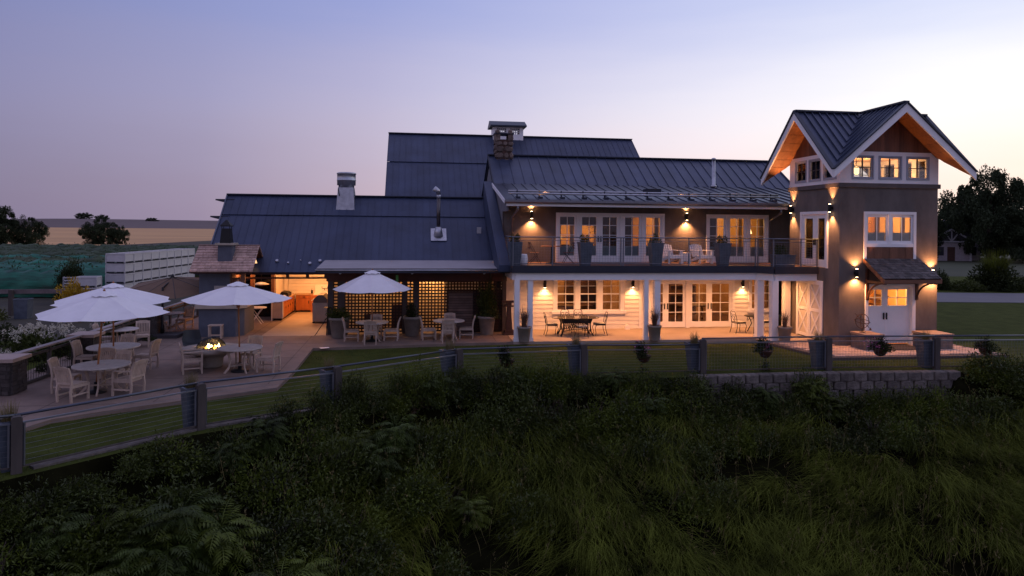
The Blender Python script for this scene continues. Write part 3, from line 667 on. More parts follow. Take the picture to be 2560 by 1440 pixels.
sconce(0, 'lit up-and-down wall lamp behind the right end of the entrance hood', (16.19, V0, 2.76), 0, 170, 290, 122, gl)

# ================================================================== KITCHEN BARN
barn = thing('kitchen_barn', 'low blue metal roofed barn open to the lit outdoor kitchen', 'barn', HO, A8)
BL = -12.23
rf = MB().slab([(BL, 3.2, 2.46), (-.2, 3.2, 2.46), (-.2, 6, 4.82), (BL, 6, 4.82)], -.1).slab([(BL, 6, 4.82), (-.2, 6, 4.82), (-.2, 7, 5.74), (BL, 7, 5.74)], -.1).slab([(-.2, 11, 2.46), (BL, 11, 2.46), (BL, 7, 5.74), (-.2, 7, 5.74)], -.1).build('roof', dark_trim, barn)
roof_plane(rf, (BL-.05, 3.16, 2.48), (-.2, 3.16, 2.48), (-.2, 6.02, 4.86), (BL-.05, 6.02, 4.86), 38, seam_barn, .014, .025)
roof_plane(rf, (BL-.05, 5.98, 4.88), (-.2, 5.98, 4.88), (-.2, 7, 5.80), (BL-.05, 7, 5.80), 38, seam_barn, .014, .025)
roof_plane(rf, (-.2, 11.05, 2.46), (BL-.05, 11.05, 2.46), (BL-.05, 7, 5.80), (-.2, 7, 5.80), 10, seam_barn, .022, .03)
MB().bar((BL-.08, 7, 5.84), (-.1, 7, 5.84), .28, .05).build('ridge_cap', seam_rib, rf)
for p, q in (((BL-.07, 3.14, 2.44), (BL-.07, 6, 4.84)), ((BL-.07, 6, 4.84), (BL-.07, 7, 5.78))): MB().bar(p, q, .05, .18).build('rake_trim', M('rake_blue', (.10, .115, .16), .5, .2), rf)
for v, z in ((6.75, 5.52), (5.95, 4.74), (3.3, 2.42)):
    MB().prism([(BL-.52, z+.02), (BL-.52, z+.08), (BL+.3, z+.08), (BL+.3, z-.06), (BL-.2, z-.06)], 'y', v-.05, v+.05).build('lookout_beam', dark_trim, barn)
MB().prism([(3.6, 2.5), (10.6, 2.5), (7, 5.6), (6, 4.7)], 'x', BL+.02, BL+.14).build('gable_wall', stucco, barn)
kw = MB().box(-10.4, 10.72, 0, -.3, 10.9, 3.3).build('kitchen_wall', white_siding, barn)
for i in range(14):
    z0 = .9+i*.175; MB().prism([(10.665, z0), (10.715, z0), (10.715, z0+.160), (10.70, z0+.160)], 'x', -10.18, -6.6).build('wall_board', white_siding, kw)
MB().box(-10.39, 10.60, 0, -10.2, 10.70, 3.3).build('corner_board', white_siding, barn)
MB().box(-10.56, 8.6, 0, -10.41, 10.9, 2.9).build('kitchen_side_wall', white_siding, barn)
MB().box(-12.15, 8.4, .0, -10.6, 8.5, 2.9).build('dark_glass_wall', glass('dark_window', (.10, .12, .14), .02), barn)
MB().box(-12.15, 10.8, .0, -10.57, 10.9, 3).build('rear_wall', dark_wood, barn)
MB().box(-12.2, 3.5, 2.19, -7.2, 3.6, 2.26).build('eave_beam', dark_wood, barn)
for x in (-9.0, -8.2, -7.45): MB().box(x-.06, 3.5, 2.262, x+.06, 3.6, 2.55).build('beam_block', dark_wood, barn)
for x in (-12.1, -10.52): MB().box(x-.07, 8.3, 0, x+.07, 8.5, 2.7).build('wall_post', M('post_wood', (.2, .09, .05), .6), barn)
MB().box(-12.0, 3.55, 0, -11.84, 3.7, 2.4).build('eave_post', dark_wood, barn)
MB().box(-.35, 3.4, 0, -.2, 10.7, 2.9).build('side_wall', dark_wood, barn)
# exhaust stack with a drum on the ridge
MB().add([(-7.36, 6.25, 5.0), (-6.51, 6.25, 5.0), (-6.51, 7.1, 5.6), (-7.36, 7.1, 5.6), (-7.28, 6.35, 6.2), (-6.58, 6.35, 6.2), (-6.58, 7.05, 6.2), (-7.28, 7.05, 6.2)], [(0, 1, 5, 4), (1, 2, 6, 5), (2, 3, 7, 6), (3, 0, 4, 7), (4, 5, 6, 7)]).build('exhaust_base', galv, barn)
MB().lathe([(.36, 6.2), (.36, 6.30), (.425, 6.32), (.425, 6.52), (.44, 6.53), (.44, 6.56), (.425, 6.57), (.425, 6.82), (.445, 6.83), (.445, 6.88), (.38, 6.91)], 20, (-6.93, 6.7, 0)).build('exhaust_drum', galv, barn, True)
MB().tube([(-7.2, 6.3, 6.3), (-7.25, 6.2, 6.1), (-7.2, 6.25, 5.8)], .02).build('cable', iron, barn)
# stove flue with flashing
zt = lambda v: 2.50+(v-3.16)*.832
fl = MB().slab([(-3.04, 4.65, zt(4.65)+.05), (-2.34, 4.65, zt(4.65)+.05), (-2.34, 5.3, zt(5.3)+.05), (-3.04, 5.3, zt(5.3)+.05)], .02).build('flue_flashing', galv, barn)
MB().lathe([(.24, -.25), (.13, .18)], 12, (-2.70, 4.98, zt(4.98)+.22)).build('flue_cone', galv, barn, True)
MB().lathe([(.085, 0), (.085, 1.45)], 12, (-2.70, 4.98, zt(4.98)+.3)).build('flue_pipe', M('flue_steel', (.10, .09, .09), .3, .8), barn, True)
MB().lathe([(.095, 1.40), (.095, 1.55)], 12, (-2.70, 4.98, zt(4.98)+.3)).tube([(-2.70, 4.98, zt(4.98)+1.88), (-2.74, 4.9, zt(4.98)+2.02), (-2.9, 4.85, zt(4.98)+2.12)], [.1, .11, .13], 12).build('flue_cap', galv, barn, True)
for x, v, r in ((-9.45, 3.62, .08), (-8.98, 3.52, .05), (-8.5, 3.64, .03), (-8.1, 3.5, .08), (-7.7, 3.62, .08)):
    z = zt(v)+.05; o = MB().lathe([(r, 0), (r*.8, .05)], 10).build('snow_stud', galv, barn); o.location = (x, v, z); o.rotation_euler = (R(40), 0, 0)
MB().box(-.95, 5.1, zt(5.1)+.02, -.75, 5.2, zt(5.2)+.22).build('roof_box', galv, barn)
light('AREA', (-8.4, 8.4, 2.75), 175, (1, .36, .10), barn, size=1.6); light('POINT', (-8.0, 9.6, 2.5), 28, (1, .35, .095), barn, shadow_soft_size=.2)
light('POINT', (-8.6, 6.0, 2.35), 100, (1, .36, .10), barn, shadow_soft_size=.2); light('POINT', (-10.9, 7.3, 2.2), 14, WARM, barn, shadow_soft_size=.2)
t = hthing('tube_lamp', 'bright tube lamp under the eave of the outdoor kitchen', 'lamp', -8.4, 7.0, 2.62, 0)
MB().box(-1.1, -.05, -.03, 1.1, .05, .03).build('lens', EM('tube_glow', (1, .75, .42), 8), t); MB().box(-1.15, -.07, .03, 1.15, .07, .07).build('housing', white, t)

# ================================================================== LATTICE SCREEN WITH FLAT METAL ROOF
lat = thing('lattice_pavilion', 'low flat metal roof over dark lattice panels glowing from behind', 'pavilion', HO, A8)
LV = 2.55
o = MB().slab([(-7.5, 1.0, 2.76), (.0, 1.0, 2.76), (.0, 3.9, 2.95), (-7.5, 3.9, 2.95)], .03).build('roof', M('flat_roof_metal', (.31, .29, .30), .7, 0, var=.12, scale=.8), lat)
MB().box(-7.52, .93, 2.60, .02, 1.0, 2.74).build('dark_fascia', dark_trim, lat)
MB().tube([(-7.54, .90, 2.715), (.02, .90, 2.715)], .03).build('gutter', galv, lat, True)
MB().prism([(.93, 2.60), (.93, 2.74), (3.9, 2.92), (3.9, 2.78)], 'x', -7.52, -7.46).build('rake_trim', dark_trim, lat)
MB().box(-7.3, LV-.06, 2.16, .1, LV+.1, 2.6).build('header_beam', M('red_beam', (.075, .022, .014), .6), lat)
MB().slab([(-7.3, 1.05, 2.72), (-.0, 1.05, 2.72), (0, LV, 2.82), (-7.3, LV, 2.82)], -.03).build('ceiling', dark_wood, lat)
pu = [(-7.24, -7.02), (-6.83, -6.56), (-4.24, -4.06), (-3.78, -3.58), (-.66, -.56)]
for a, b in pu: MB().box(a, LV-.08, 0, b, LV+.06, 2.16).build('post', M('lat_post', (.06, .045, .042), .7), lat)
MB().box(-.08, LV-.08, 0, .08, LV+.1, 2.6).build('post', M('lat_post', (.06, .045, .042)), lat)
for a, b in ((-7.02, -6.83), (-6.56, -4.24), (-4.06, -3.78), (-3.58, -2.36), (-1.30, -.66), (-.56, -.08)):
    mb = MB(); n = max(1, round((b-a)/.134)); p = (b-a)/n
    for i in range(n+1): mb.box(a+i*p-.028, LV-.02, .1, a+i*p+.028, LV-.008, 2.16)
    m_ = 16; q = 2.06/m_
    for k in range(m_+1): mb.box(a, LV-.008, .1+k*q-.03, b, LV+.004, .1+k*q+.03)
    mb.build('lattice', M('lattice_wood', (.022, .010, .008), .7), lat, kind='stuff')
for x in (-6.75, -3.85, -.86):
    MB().lathe([(.05, 0), (.05, .02)], 12).build('round_plate', galv, lat).matrix_local = Matrix.Translation((x, LV-.065, 2.50)) @ Matrix.Rotation(PI/2, 4, 'X')
MB().tube([(-.6, .92, 2.7), (-.6, LV-.12, 2.5), (-.6, LV-.12, .0)], .03).build('downspout', dark_trim, lat, True)
# what the lattice screens: a pale lit wall on the left, a dark slatted wall on the right
lw = MB().box(-7.3, 5.0, 0, -2.35, 5.1, 2.7).build('back_wall', M('back_plaster', (.52, .36, .2), .8, var=.35, scale=1.2), lat)
sw = MB().box(-2.4, LV+.20, 0, .05, LV+.25, 1.75).build('slatted_wall', dark_wood, lat)
MB().box(-2.36, LV-.03, 1.66, -1.30, LV+.01, 1.72).build('top_rail', dark_wood, lat)
mb = MB()
for i in range(9): mb.box(-2.36+i*.1325-.028, LV-.02, 1.72, -2.36+i*.1325+.028, LV-.008, 2.16)
for z in (1.78, 1.91, 2.04, 2.14): mb.box(-2.36, LV-.008, z-.03, -1.30, LV+.004, z+.03)
mb.build('lattice', M('lattice_wood', (.022, .010, .008)), lat, kind='stuff')
for i in range(15): MB().box(-2.36, LV-.02+.012*(i % 2), .06+i*.107, -1.30, LV+.01+.012*(i % 2), .145+i*.107).build('slat', M('slat_wood', (.13, .085, .07), .7, var=.3, rnd=.3), sw)
MB().box(-4.7, 4.2, 0, -3.8, 4.6, 1.0).box(-5.9, 4.3, 0, -5.2, 4.7, .6).build('storage_boxes', dark_wood, lat)
light('POINT', (-5.6, 4.1, 2.35), 95, (1, .52, .22), lat, shadow_soft_size=.15); light('POINT', (-2.9, 4.3, 2.1), 95, (1, .52, .22), lat, shadow_soft_size=.15)
light('POINT', (-1.2, 4.0, 2.4), 60, (1, .52, .22), lat, shadow_soft_size=.15)
t = hthing('green_sign', 'small bright green sign hanging under the pavilion beam', 'sign', -4.45, 1.9, 2.1)
MB().box(-.05, -.015, 0, .05, .015, .36).build('board', M('green_board', (.12, .42, .10), .5), t); MB().tube([(0, 0, .36), (0, 0, .62)], .006).build('hanger', iron, t)

# ================================================================== BIG BARN BEHIND
bb = thing('large_barn', 'tall blue metal roofed barn with ridge cupola rising behind the house', 'barn', HO, A8)
X0, X1 = -5.36, 10.07
rf = MB().prism([(11.2, 5.3), (14.5, 8.08), (17, 10.02), (19.5, 8.08), (22.8, 5.3)], 'x', X0+.15, X1-.15).build('roof', dark_trim, bb)
roof_plane(rf, (X0, 11.2, 5.4), (X1, 11.2, 5.4), (X1, 14.5, 8.14), (X0, 14.5, 8.14), 44, seam_barn, .02, .028)
roof_plane(rf, (X0, 14.46, 8.17), (X1, 14.46, 8.17), (X1, 17, 10.12), (X0, 17, 10.12), 44, seam_barn, .02, .028)
roof_plane(rf, (X1, 22.8, 5.4), (X0, 22.8, 5.4), (X0, 17, 10.12), (X1, 17, 10.12), 10, seam_barn, .03, .03)
MB().bar((X0-.03, 17, 10.16), (X1+.03, 17, 10.16), .3, .06).build('ridge_cap', seam_rib, rf)
MB().box(X0+.2, 11.4, 0, X1-.2, 22.6, 5.35).build('wall', stucco, bb)
cu = MB().box(1.05, 16.65, 9.3, 1.13, 17.75, 10.70).box(2.87, 16.65, 9.3, 2.95, 17.75, 10.70)
holes_wall(cu, 1.13, 2.87, 9.3, 10.7, [(1.28, 1.88, 10.24, 10.6), (2.12, 2.72, 10.24, 10.6)], 16.65, 16.73); holes_wall(cu, 1.13, 2.87, 9.3, 10.7, [(1.28, 1.88, 10.24, 10.6), (2.12, 2.72, 10.24, 10.6)], 17.67, 17.75)
cu = cu.build('cupola', white, bb)
for a in (1.28, 2.12):
    for v in (16.68, 17.7): glazing(cu, a, a+.6, 10.24, 10.6, 5, 3, v, mw=.025)
MB().prism([(16.3, 10.68), (16.3, 10.76), (17.2, 11.12), (18.1, 10.76), (18.1, 10.68)], 'x', .85, 3.12).build('cupola_roof', seam_rib, bb)

# ================================================================== OUTDOOR FIREPLACE
kio = thing('outdoor_fireplace', 'dark stucco outdoor fireplace with wood shake roof and black chimney hood', 'fireplace', HO, A8)
KA, KB = -12.15, -10.5
MB().prism([(KA, 2.25), (-10.75, 2.25), (KB, 2.6), (KB, 4.3), (KA, 4.3)], 'z', 0, 1.12).build('base', M('blue_stucco', (.085, .095, .125), .85, var=.15, bump=.4), kio)
MB().prism([(KA-.12, 2.12), (-10.6, 2.12), (KB+.12, 2.5), (KB+.12, 4.4), (KA-.12, 4.4)], 'z', 1.12, 1.27).build('counter', M('stone_counter', (.36, .31, .25), .6, var=.15, bump=.2), kio)
MB().box(KA-.05, 2.45, 1.27, -11.05, 4.25, 2.62).build('upper_wall', M('blue_stucco', (.085, .095, .125)), kio)
MB().prism([(2.5, 2.62), (4.2, 2.62), (3.2, 3.45)], 'x', KA, KA+.1).build('gable', dark_wood, kio)
for v in (2.5, 4.2): MB().box(-10.62, v-.07, 1.27, -10.46, v+.07, 2.62).build('post', M('post_wood', (.2, .09, .05)), kio)
MB().box(-10.66, 2.4, 2.5, -10.42, 4.3, 2.62).bar((-10.4, 2.35, 2.6), (-10.4, 3.25, 3.42), .06, .1).bar((-10.4, 4.2, 2.6), (-10.4, 3.25, 3.42), .06, .1).build('gable_frame', M('post_wood', (.2, .09, .05)), kio)
MB().box(-11.05, 2.6, 1.30, -10.98, 4.1, 2.6).box(-10.98, 2.7, 1.3, -10.7, 2.8, 2.3).build('brick_lining', M('fire_brick', (.22, .11, .07), .9, var=.3, scale=9), kio)
MB().box(-10.6, 4.0, 1.45, -10.45, 4.12, 2.5).build('side_rail', cedar, kio)
MB().box(-11.62, 2.40, 1.5, -11.1, 2.446, 2.0).build('pale_plaque', M('plaque', (.34, .31, .29), .7, var=.3, scale=25), kio)
# shake roof
kr = MB().slab([(-12.38, 1.95, 2.52), (-10.1, 1.95, 2.52), (-10.1, 3.2, 3.50), (-12.38, 3.2, 3.50)], .05).slab([(-10.1, 4.6, 2.45), (-12.38, 4.6, 2.45), (-12.38, 3.2, 3.50), (-10.1, 3.2, 3.50)], .05).build('roof', dark_wood, kio)
random.seed(9); rows = 10
for i in range(rows):
    f0, f1 = i/rows, min(1, (i+1.35)/rows); va, vb = 1.92+(3.2-1.92)*f0, 1.92+(3.2-1.92)*f1; za, zb = 2.53+(3.52-2.53)*f0, 2.53+(3.52-2.53)*f1
    x = -12.42
    while x < -10.08:
        w_ = random.uniform(.16, .42); b = min(x+w_-.012, -10.06); j = random.uniform(0, .014); dv = random.uniform(-.02, .01)
        if b-x > .04: MB().prism([(va+dv, za+.05+j), (va+dv, za+.108+j), (vb, zb+.064), (vb, zb+.05)], 'x', x, b).build('shake', shake, kr)
        x += w_
for i in range(5):
    f0, f1 = i/5, (i+1.1)/5; va, vb = 4.62-(1.42)*f0, 4.62-1.42*f1
    MB().prism([(va, 2.46+1.06*f0+.06), (va, 2.46+1.06*f0+.09), (vb, 2.46+1.06*f1+.06), (vb, 2.46+1.06*f1+.05)], 'x', -12.42, -10.06).build('shake', shake, kr)
MB().bar((-12.42, 3.2, 3.60), (-10.06, 3.2, 3.60), .14, .04).build('ridge_shake', shake, kr)
c = MB(); 
def frus(mb, x0, x1, y0, y1, z0, X0_, X1_, Y0_, Y1_, z1):
    return mb.add([(x0, y0, z0), (x1, y0, z0), (x1, y1, z0), (x0, y1, z0), (X0_, Y0_, z1), (X1_, Y0_, z1), (X1_, Y1_, z1), (X0_, Y1_, z1)], [(3, 2, 1, 0), (4, 5, 6, 7), (0, 1, 5, 4), (1, 2, 6, 5), (2, 3, 7, 6), (3, 0, 4, 7)])
cx_, cv = -11.22, 2.62
frus(MB(), cx_-.27, cx_+.27, cv-.24, cv+.3, 2.8, cx_-.27, cx_+.27, cv-.24, cv+.3, 3.62).build('chimney', M('blue_stucco', (.085, .095, .125)), kio)
MB().box(cx_-.36, cv-.34, 3.62, cx_+.36, cv+.4, 3.70).build('chimney_cap', M('stone_counter', (.36, .31, .25)), kio)
frus(MB(), cx_-.21, cx_+.21, cv-.2, cv+.24, 3.70, cx_-.16, cx_+.16, cv-.15, cv+.18, 4.28).build('flue', iron, kio)
mb = frus(MB(), cx_-.2, cx_+.2, cv-.2, cv+.22, 4.36, cx_-.2, cx_+.2, cv-.2, cv+.22, 4.40); frus(mb, cx_-.2, cx_+.2, cv-.2, cv+.22, 4.40, cx_-.03, cx_+.03, cv-.03, cv+.05, 4.62)
for sx in (-.15, .15):
    for sy in (-.13, .15): mb.box(cx_+sx-.012, cv+sy-.012, 4.28, cx_+sx+.012, cv+sy+.012, 4.36)
mb.build('flue_hood', iron, kio)
light('POINT', (-10.75, 3.5, 2.42), 16, WARM, kio, shadow_soft_size=.08)
t = hthing('hearth_lamp', 'small glowing lamp under the gable of the shake roof', 'lamp', -10.3, 3.2, 2.86)
MB().lathe([(.14, 0), (.10, .14), (.03, .2)], 12).build('lamp_shade', EM('soft_shade', (1, .55, .25), 1.6), t, True); MB().tube([(0, 0, .2), (0, 0, .42)], .01).build('cord', iron, t)

# ================================================================== OUTDOOR KITCHEN
k = hthing('kitchen_cabinet', 'orange wood kitchen cabinet run with white end panel and pale worktop', 'cabinet', -10.02, 6.95, 0)
MB().box(-.26, 0, .1, .22, .05, .90).build('end_panel', M('grey_panel', (.42, .36, .36), .6), k)
MB().box(-.28, -.03, .0, -.24, .03, .9).box(.20, -.03, .1, .25, .03, .9).build('end_trim', white, k)
MB().box(-.2, .05, 0, .17, 3.3, .1).build('plinth', iron, k); MB().box(-.26, .05, .1, .22, 3.3, .9).build('carcass', cab_wood, k)
for i in range(5):
    y0 = .1+i*.62
    o = MB().box(.222, y0, .14, .238, y0+.58, .66).box(.238, y0+.06, .2, .244, y0+.52, .6).build('cabinet_door', cab_wood, k); MB().tube([(.27, y0+.5, .5), (.27, y0+.5, .6)], .012).build('handle', iron, o)
    o = MB().box(.222, y0, .69, .238, y0+.58, .87).build('drawer', cab_wood, k); MB().tube([(.27, y0+.24, .78), (.27, y0+.34, .78)], .012).build('handle', iron, o)
MB().box(-.32, -.06, .9, .28, 3.32, .95).build('worktop', M('wood_top', (.45, .28, .16), .35), k)
k = hthing('sink_cabinet', 'orange wood sink cabinet along the lit back wall', 'cabinet', -8.6, 10.05, 0)
MB().box(-1.1, .06, 0, 1.95, .6, .1).build('plinth', iron, k); MB().box(-1.1, .0, .1, 1.95, .62, .88).build('carcass', cab_wood, k)
for a, b in ((-.98, -.42), (.06, .62), (.66, 1.22), (1.26, 1.82)):
    o = MB().box(a, -.02, .14, b, 0, .68).box(a+.08, -.03, .22, b-.08, -.02, .6).build('cabinet_door', cab_wood, k); MB().box(b-.06, -.05, .45, b-.03, -.02, .6).build('handle', iron, o)
    o = MB().box(a, -.02, .72, b, 0, .86).build('drawer', cab_wood, k); MB().box((a+b)/2-.06, -.045, .77, (a+b)/2+.06, -.02, .80).build('handle', iron, o)
MB().box(-.36, -.06, .0, -.02, 0, .88).build('pilaster', cab_wood, k)
MB().box(-1.12, -.04, .88, -.25, .62, .93).box(.78, -.04, .88, 1.97, .62, .93).build('worktop', M('wood_top', (.45, .28, .16)), k)
sk = hthing('farmhouse_sink', 'white enamel sink with high splashback against the kitchen wall', 'sink', -8.33, 10.05, .88)
MB().box(-.5, -.05, 0, .5, -.01, .08).box(-.5, -.01, 0, -.46, .5, .08).box(.46, -.01, 0, .5, .5, .08).box(-.46, -.01, 0, .46, .5, .02).build('basin', white, sk)
MB().prism([(-.5, 0), (.5, 0), (.5, .42), (.44, .48), (-.44, .48), (-.5, .42)], 'y', .5, .56).build('splashback', white, sk)
MB().tube([(-.14, .46, .38), (-.14, .40, .30), (.14, .40, .30), (.14, .46, .38)], .018).tube([(0, .42, .3), (0, .25, .28), (0, .22, .22)], .016).build('tap', iron, sk, True)
for x, lb in ((-8.95, 'black soap bottle left of the white kitchen sink'), (-7.45, 'black soap bottle right of the white kitchen sink')):
    t = hthing('soap_bottle', lb, 'bottle', x, 10.3, .93); MB().lathe([(.045, 0), (.05, .02), (.05, .16), (.02, .2)], 10).build('bottle', iron, t, True); MB().tube([(0, 0, .2), (0, 0, .27), (0, -.06, .27)], .008).build('pump', iron, t)
t = hthing('white_mug', 'white mug standing on the kitchen worktop', 'mug', -9.9, 7.9, .95)
MB().lathe([(.05, 0), (.055, .01), (.055, .14), (.045, .14), (.045, .03)], 12).build('cup', white, t, True); MB().tube([(.05, 0, .11), (.1, 0, .1), (.1, 0, .05), (.05, 0, .03)], .01).build('handle', white, t)
t = hthing('griddle', 'black lidded griddle lying on the kitchen worktop', 'griddle', -10.02, 8.9, .95)
MB().box(-.2, -.45, 0, .22, .45, .1).build('tray', iron, t); MB().prism([(-.2, .1), (.22, .1), (.16, .2), (-.12, .24)], 'y', -.42, .42).build('lid', iron, t); MB().tube([(.2, -.2, .17), (.27, -.2, .18), (.27, .2, .18), (.2, .2, .17)], .015).build('handle', iron, t)
g = hthing('barbecue_grill', 'stainless steel barbecue cart at the kitchen corner', 'grill', -7.96, 5.85, 0)
for x in (-.3, .3):
    for y in (.08, 1.1): MB().lathe([(.04, 0), (.05, .02), (.05, .07)], 8, (x, y, 0)).build('castor', iron, g)
MB().box(-.34, 0, .08, .34, 1.2, .85).build('cart', steel, g)
MB().box(-.31, -.012, .12, .31, 0, .46).build('lower_panel', steel, g); MB().box(-.31, -.012, .48, .31, 0, .78).build('upper_panel', steel, g)
MB().box(-.36, -.02, .85, .36, 1.22, .93).build('work_surface', steel, g)
MB().prism([(-.34, .93), (.3, .93), (.3, 1.08), (.12, 1.28), (-.1, 1.28), (-.3, 1.1)], 'y', .02, 1.18).build('lid', M('lid_steel', (.10, .10, .11), .35, .8), g)
MB().tube([(-.40, .1, 1.02), (-.40, 1.1, 1.02)], .018).build('lid_handle', galv, g)
for y in (.2, .45, .7, .95): MB().lathe([(.035, 0), (.03, .03)], 10).build('knob', iron, g).matrix_local = Matrix.Translation((-.36, y, .89)) @ Matrix.Rotation(-PI/2, 4, 'Y')
t = hthing('kitchen_divider', 'narrow pale wall panel closing the kitchen beside the lattice', 'panel', -7.42, 4.9, 0)
MB().box(-.04, -.4, 0, .04, 1.9, .9).build('panel', white_siding, t); MB().box(-.06, -.42, .9, .06, 1.92, .95).build('cap', M('wood_top', (.45, .28, .16)), t)
t = hthing('tripod_stand', 'thin black folding stand leaning beside the grey kitchen pot', 'stand', -7.25, 2.3, 0)
MB().tube([(0, 0, 0), (.02, .15, 1.1)], .02).build('leg', iron, t); MB().tube([(-.45, -.1, 0), (.0, .1, .7)], .014).build('leg', iron, t); MB().tube([(.12, .25, 0), (.02, .15, .9)], .014).build('leg', iron, t); MB().lathe([(.16, 0), (.16, .02)], 14, (.02, .15, 1.1)).build('hoop', iron, t)
t = hthing('folding_table', 'small white folding table with crossed wire legs behind the fireplace', 'table', -10.75, 6.0, 0)
MB().lathe([(.42, .70), (.43, .72), (.42, .74)], 18).build('tabletop', white, t)
for s in (-1, 1): MB().tube([(-.25*s, -.2, 0), (.25*s, -.2, .7)], .014).tube([(-.25*s, .2, 0), (.25*s, .2, .7)], .014).build('leg', white, t)
t = hthing('saucer_reflection', 'hung white saucer added for a pale reflection in the dark barn glass', 'lamp', -10.9, 7.6, 1.62)  # added saucer, stands in for a pale reflection in the glass
MB().lathe([(.34, 0), (.36, .02), (.2, .09), (.05, .12)], 20).build('lamp_shade', white, t, True); MB().tube([(0, 0, .12), (0, 0, 1.9)], .01).build('cord', iron, t)

# ================================================================== GROUND
def WP(u, v, z=0): p = P(u, v, z); return (p.x, p.y, z)
FN = [(-14.5, 9.5), (-8.96, 12.71), (-6.86, 15.5), (-4.33, 17.5), (-1.5, 20.3), (2.23, 21.4), (6.02, 21.95), (10.25, 22.6), (13.95, 22.95), (17.9, 23.3), (24, 23.8)]
def fy(x):
    xs = [p[0] for p in FN]; ys = [p[1] for p in FN]; return np.interp(x, xs, ys)
def gz(x, y):
    d = (fy(x)-y)
    cosf = np.where(x < -1.5, .72, .97); d = d*cosf-.45*cosf
    wall = np.clip((x-5.3)/.5, 0, 1)*np.clip((14.3-x)/.4, 0, 1)
    z = np.where(d > 0, -.1-.9*wall*np.clip(d/.05, 0, 1)-np.where(d > 0, .30*d+.14*np.minimum(d, 8)+.9*(1-np.exp(-np.maximum(d, 0)/1.2))*(1-wall), 0), -.1)
    return np.maximum(z, -9)
def terrain(name, xs, ys, mat, zf):
    X, Y = np.meshgrid(xs, ys); Z = zf(X, Y); nx, ny = len(xs), len(ys)
    V = np.stack([X.ravel(), Y.ravel(), Z.ravel()], 1); i = np.arange(nx*ny).reshape(ny, nx)
    F = np.stack([i[:-1, :-1].ravel(), i[:-1, 1:].ravel(), i[1:, 1:].ravel(), i[1:, :-1].ravel()], 1)
    return struct(ob(name, np_mesh(name, V, F, mat, True)))
lawn_m = M('lawn', (.050, .063, .013), .95, spec=.05, var=.30, scale=1.3, bump=.9, bscale=90, world=True)
def add_mow(m):
    t = m.node_tree; n = t.nodes; l = t.links
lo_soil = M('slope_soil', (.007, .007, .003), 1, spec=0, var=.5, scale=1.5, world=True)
def zn(X, Y):
    z = gz(X, Y); d = (fy(X)-Y)
    return z+np.where(d > .6, .12*np.sin(X*1.7+Y*.6)*np.sin(Y*1.3), 0)
def fence_sheet(name, xs, ts, mat):
    """a sheet whose rows run parallel to the fence: t metres behind (+) or in front of (-) the lawn edge"""
    X, T = np.meshgrid(xs, ts); Y = fy(X)-.45+T; Z = zn(X, Y); nx, ny = len(xs), len(ts)
    V = np.stack([X.ravel(), Y.ravel(), Z.ravel()], 1); i = np.arange(nx*ny).reshape(ny, nx)
    F_ = np.stack([i[:-1, :-1].ravel(), i[:-1, 1:].ravel(), i[1:, 1:].ravel(), i[1:, :-1].ravel()], 1)
    return struct(ob(name, np_mesh(name, V, F_, mat, True)))
xs_ = np.linspace(-15.9, 26, 230)
fence_sheet('lawn', xs_, np.array([0, .5, 1, 2, 4, 7, 11, 16, 22, 30, 46]), lawn_m)
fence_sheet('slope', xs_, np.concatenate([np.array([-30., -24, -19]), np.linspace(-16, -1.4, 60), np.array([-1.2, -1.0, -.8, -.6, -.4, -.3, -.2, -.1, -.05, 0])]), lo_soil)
far_m = M('far_ground', (.040, .048, .022), .95, var=.3, scale=.05, world=True)
bank = M('bank_ground', (.034, .030, .018), .95, var=.4, scale=.6, world=True)
terrain('garden_ground', np.linspace(-90, -15.9, 60), np.linspace(-8, 260, 80), bank, lambda X, Y: np.where(Y < 12, -.1-np.clip((12-Y)*.5, 0, 8.9), np.where(Y > 44, -.5+.0*Y, -.1-.4*np.clip((Y-30)/14, 0, 1))))
terrain('far_lawn', np.linspace(25.9, 260, 40), np.linspace(23, 69.9, 20), lawn_m, lambda X, Y: -.106+0*X)
terrain('far_ground', np.linspace(-15.9, 260, 30), np.linspace(60, 300, 20), far_m, lambda X, Y: -.112+.0*X)
mb = MB().prism([WP(*p)[:2] for p in [(-13.2, -13.4), (-14.6, -8.9), (-15.2, -5), (-15.4, 1), (-15.2, 6.2), (-14.6, 11), (-.3, 10.6), (-.3, 2.8), (.03, 2.8), (.03, .02), (-2.2, -.08), (-4.6, -.38), (-7.37, -.65), (-7.37, -4.85), (-7.46, -6.9), (-10.9, -8.9), (-11.9, -9.6)]], 'z', -.35, .0)
struct(mb.build('patio', concrete))
pat = bpy.data.objects['patio']; pat_uv = [(-13.1, -13), (-14.5, -8.9), (-15.1, -5), (-15.3, 1), (-15.1, 6.2), (-14.5, 8.2), (-.4, 8.2), (-.4, .1), (-2.2, -.02), (-4.6, -.32), (-7.43, -.6), (-7.43, -4.85), (-7.55, -6.85), (-10.9, -8.8), (-11.9, -9.5)]
def inside(p, poly):
    r = False
    for (x1, y1), (x2, y2) in zip(poly, poly[1:]+poly[:1]):
        if (y1 > p[1]) != (y2 > p[1]) and p[0] < (x2-x1)*(p[1]-y1)/(y2-y1)+x1: r = not r
    return r
mb = MB()
for q in range(7):
    for s_ in range(40):
        for (a, b) in (((-15+q*2.4, -13+s_*.6), (-15+q*2.4, -13+(s_+1)*.6)), ((-16+s_*.6, -11.2+q*2.9), (-16+(s_+1)*.6, -11.2+q*2.9))):
            if inside(a, pat_uv) and inside(b, pat_uv): mb.bar(WP(*a, .0005), WP(*b, .0005), .016, .003)
mb.build('joint', M('joint_dark', (.06, .045, .04), .95), pat, kind='stuff')
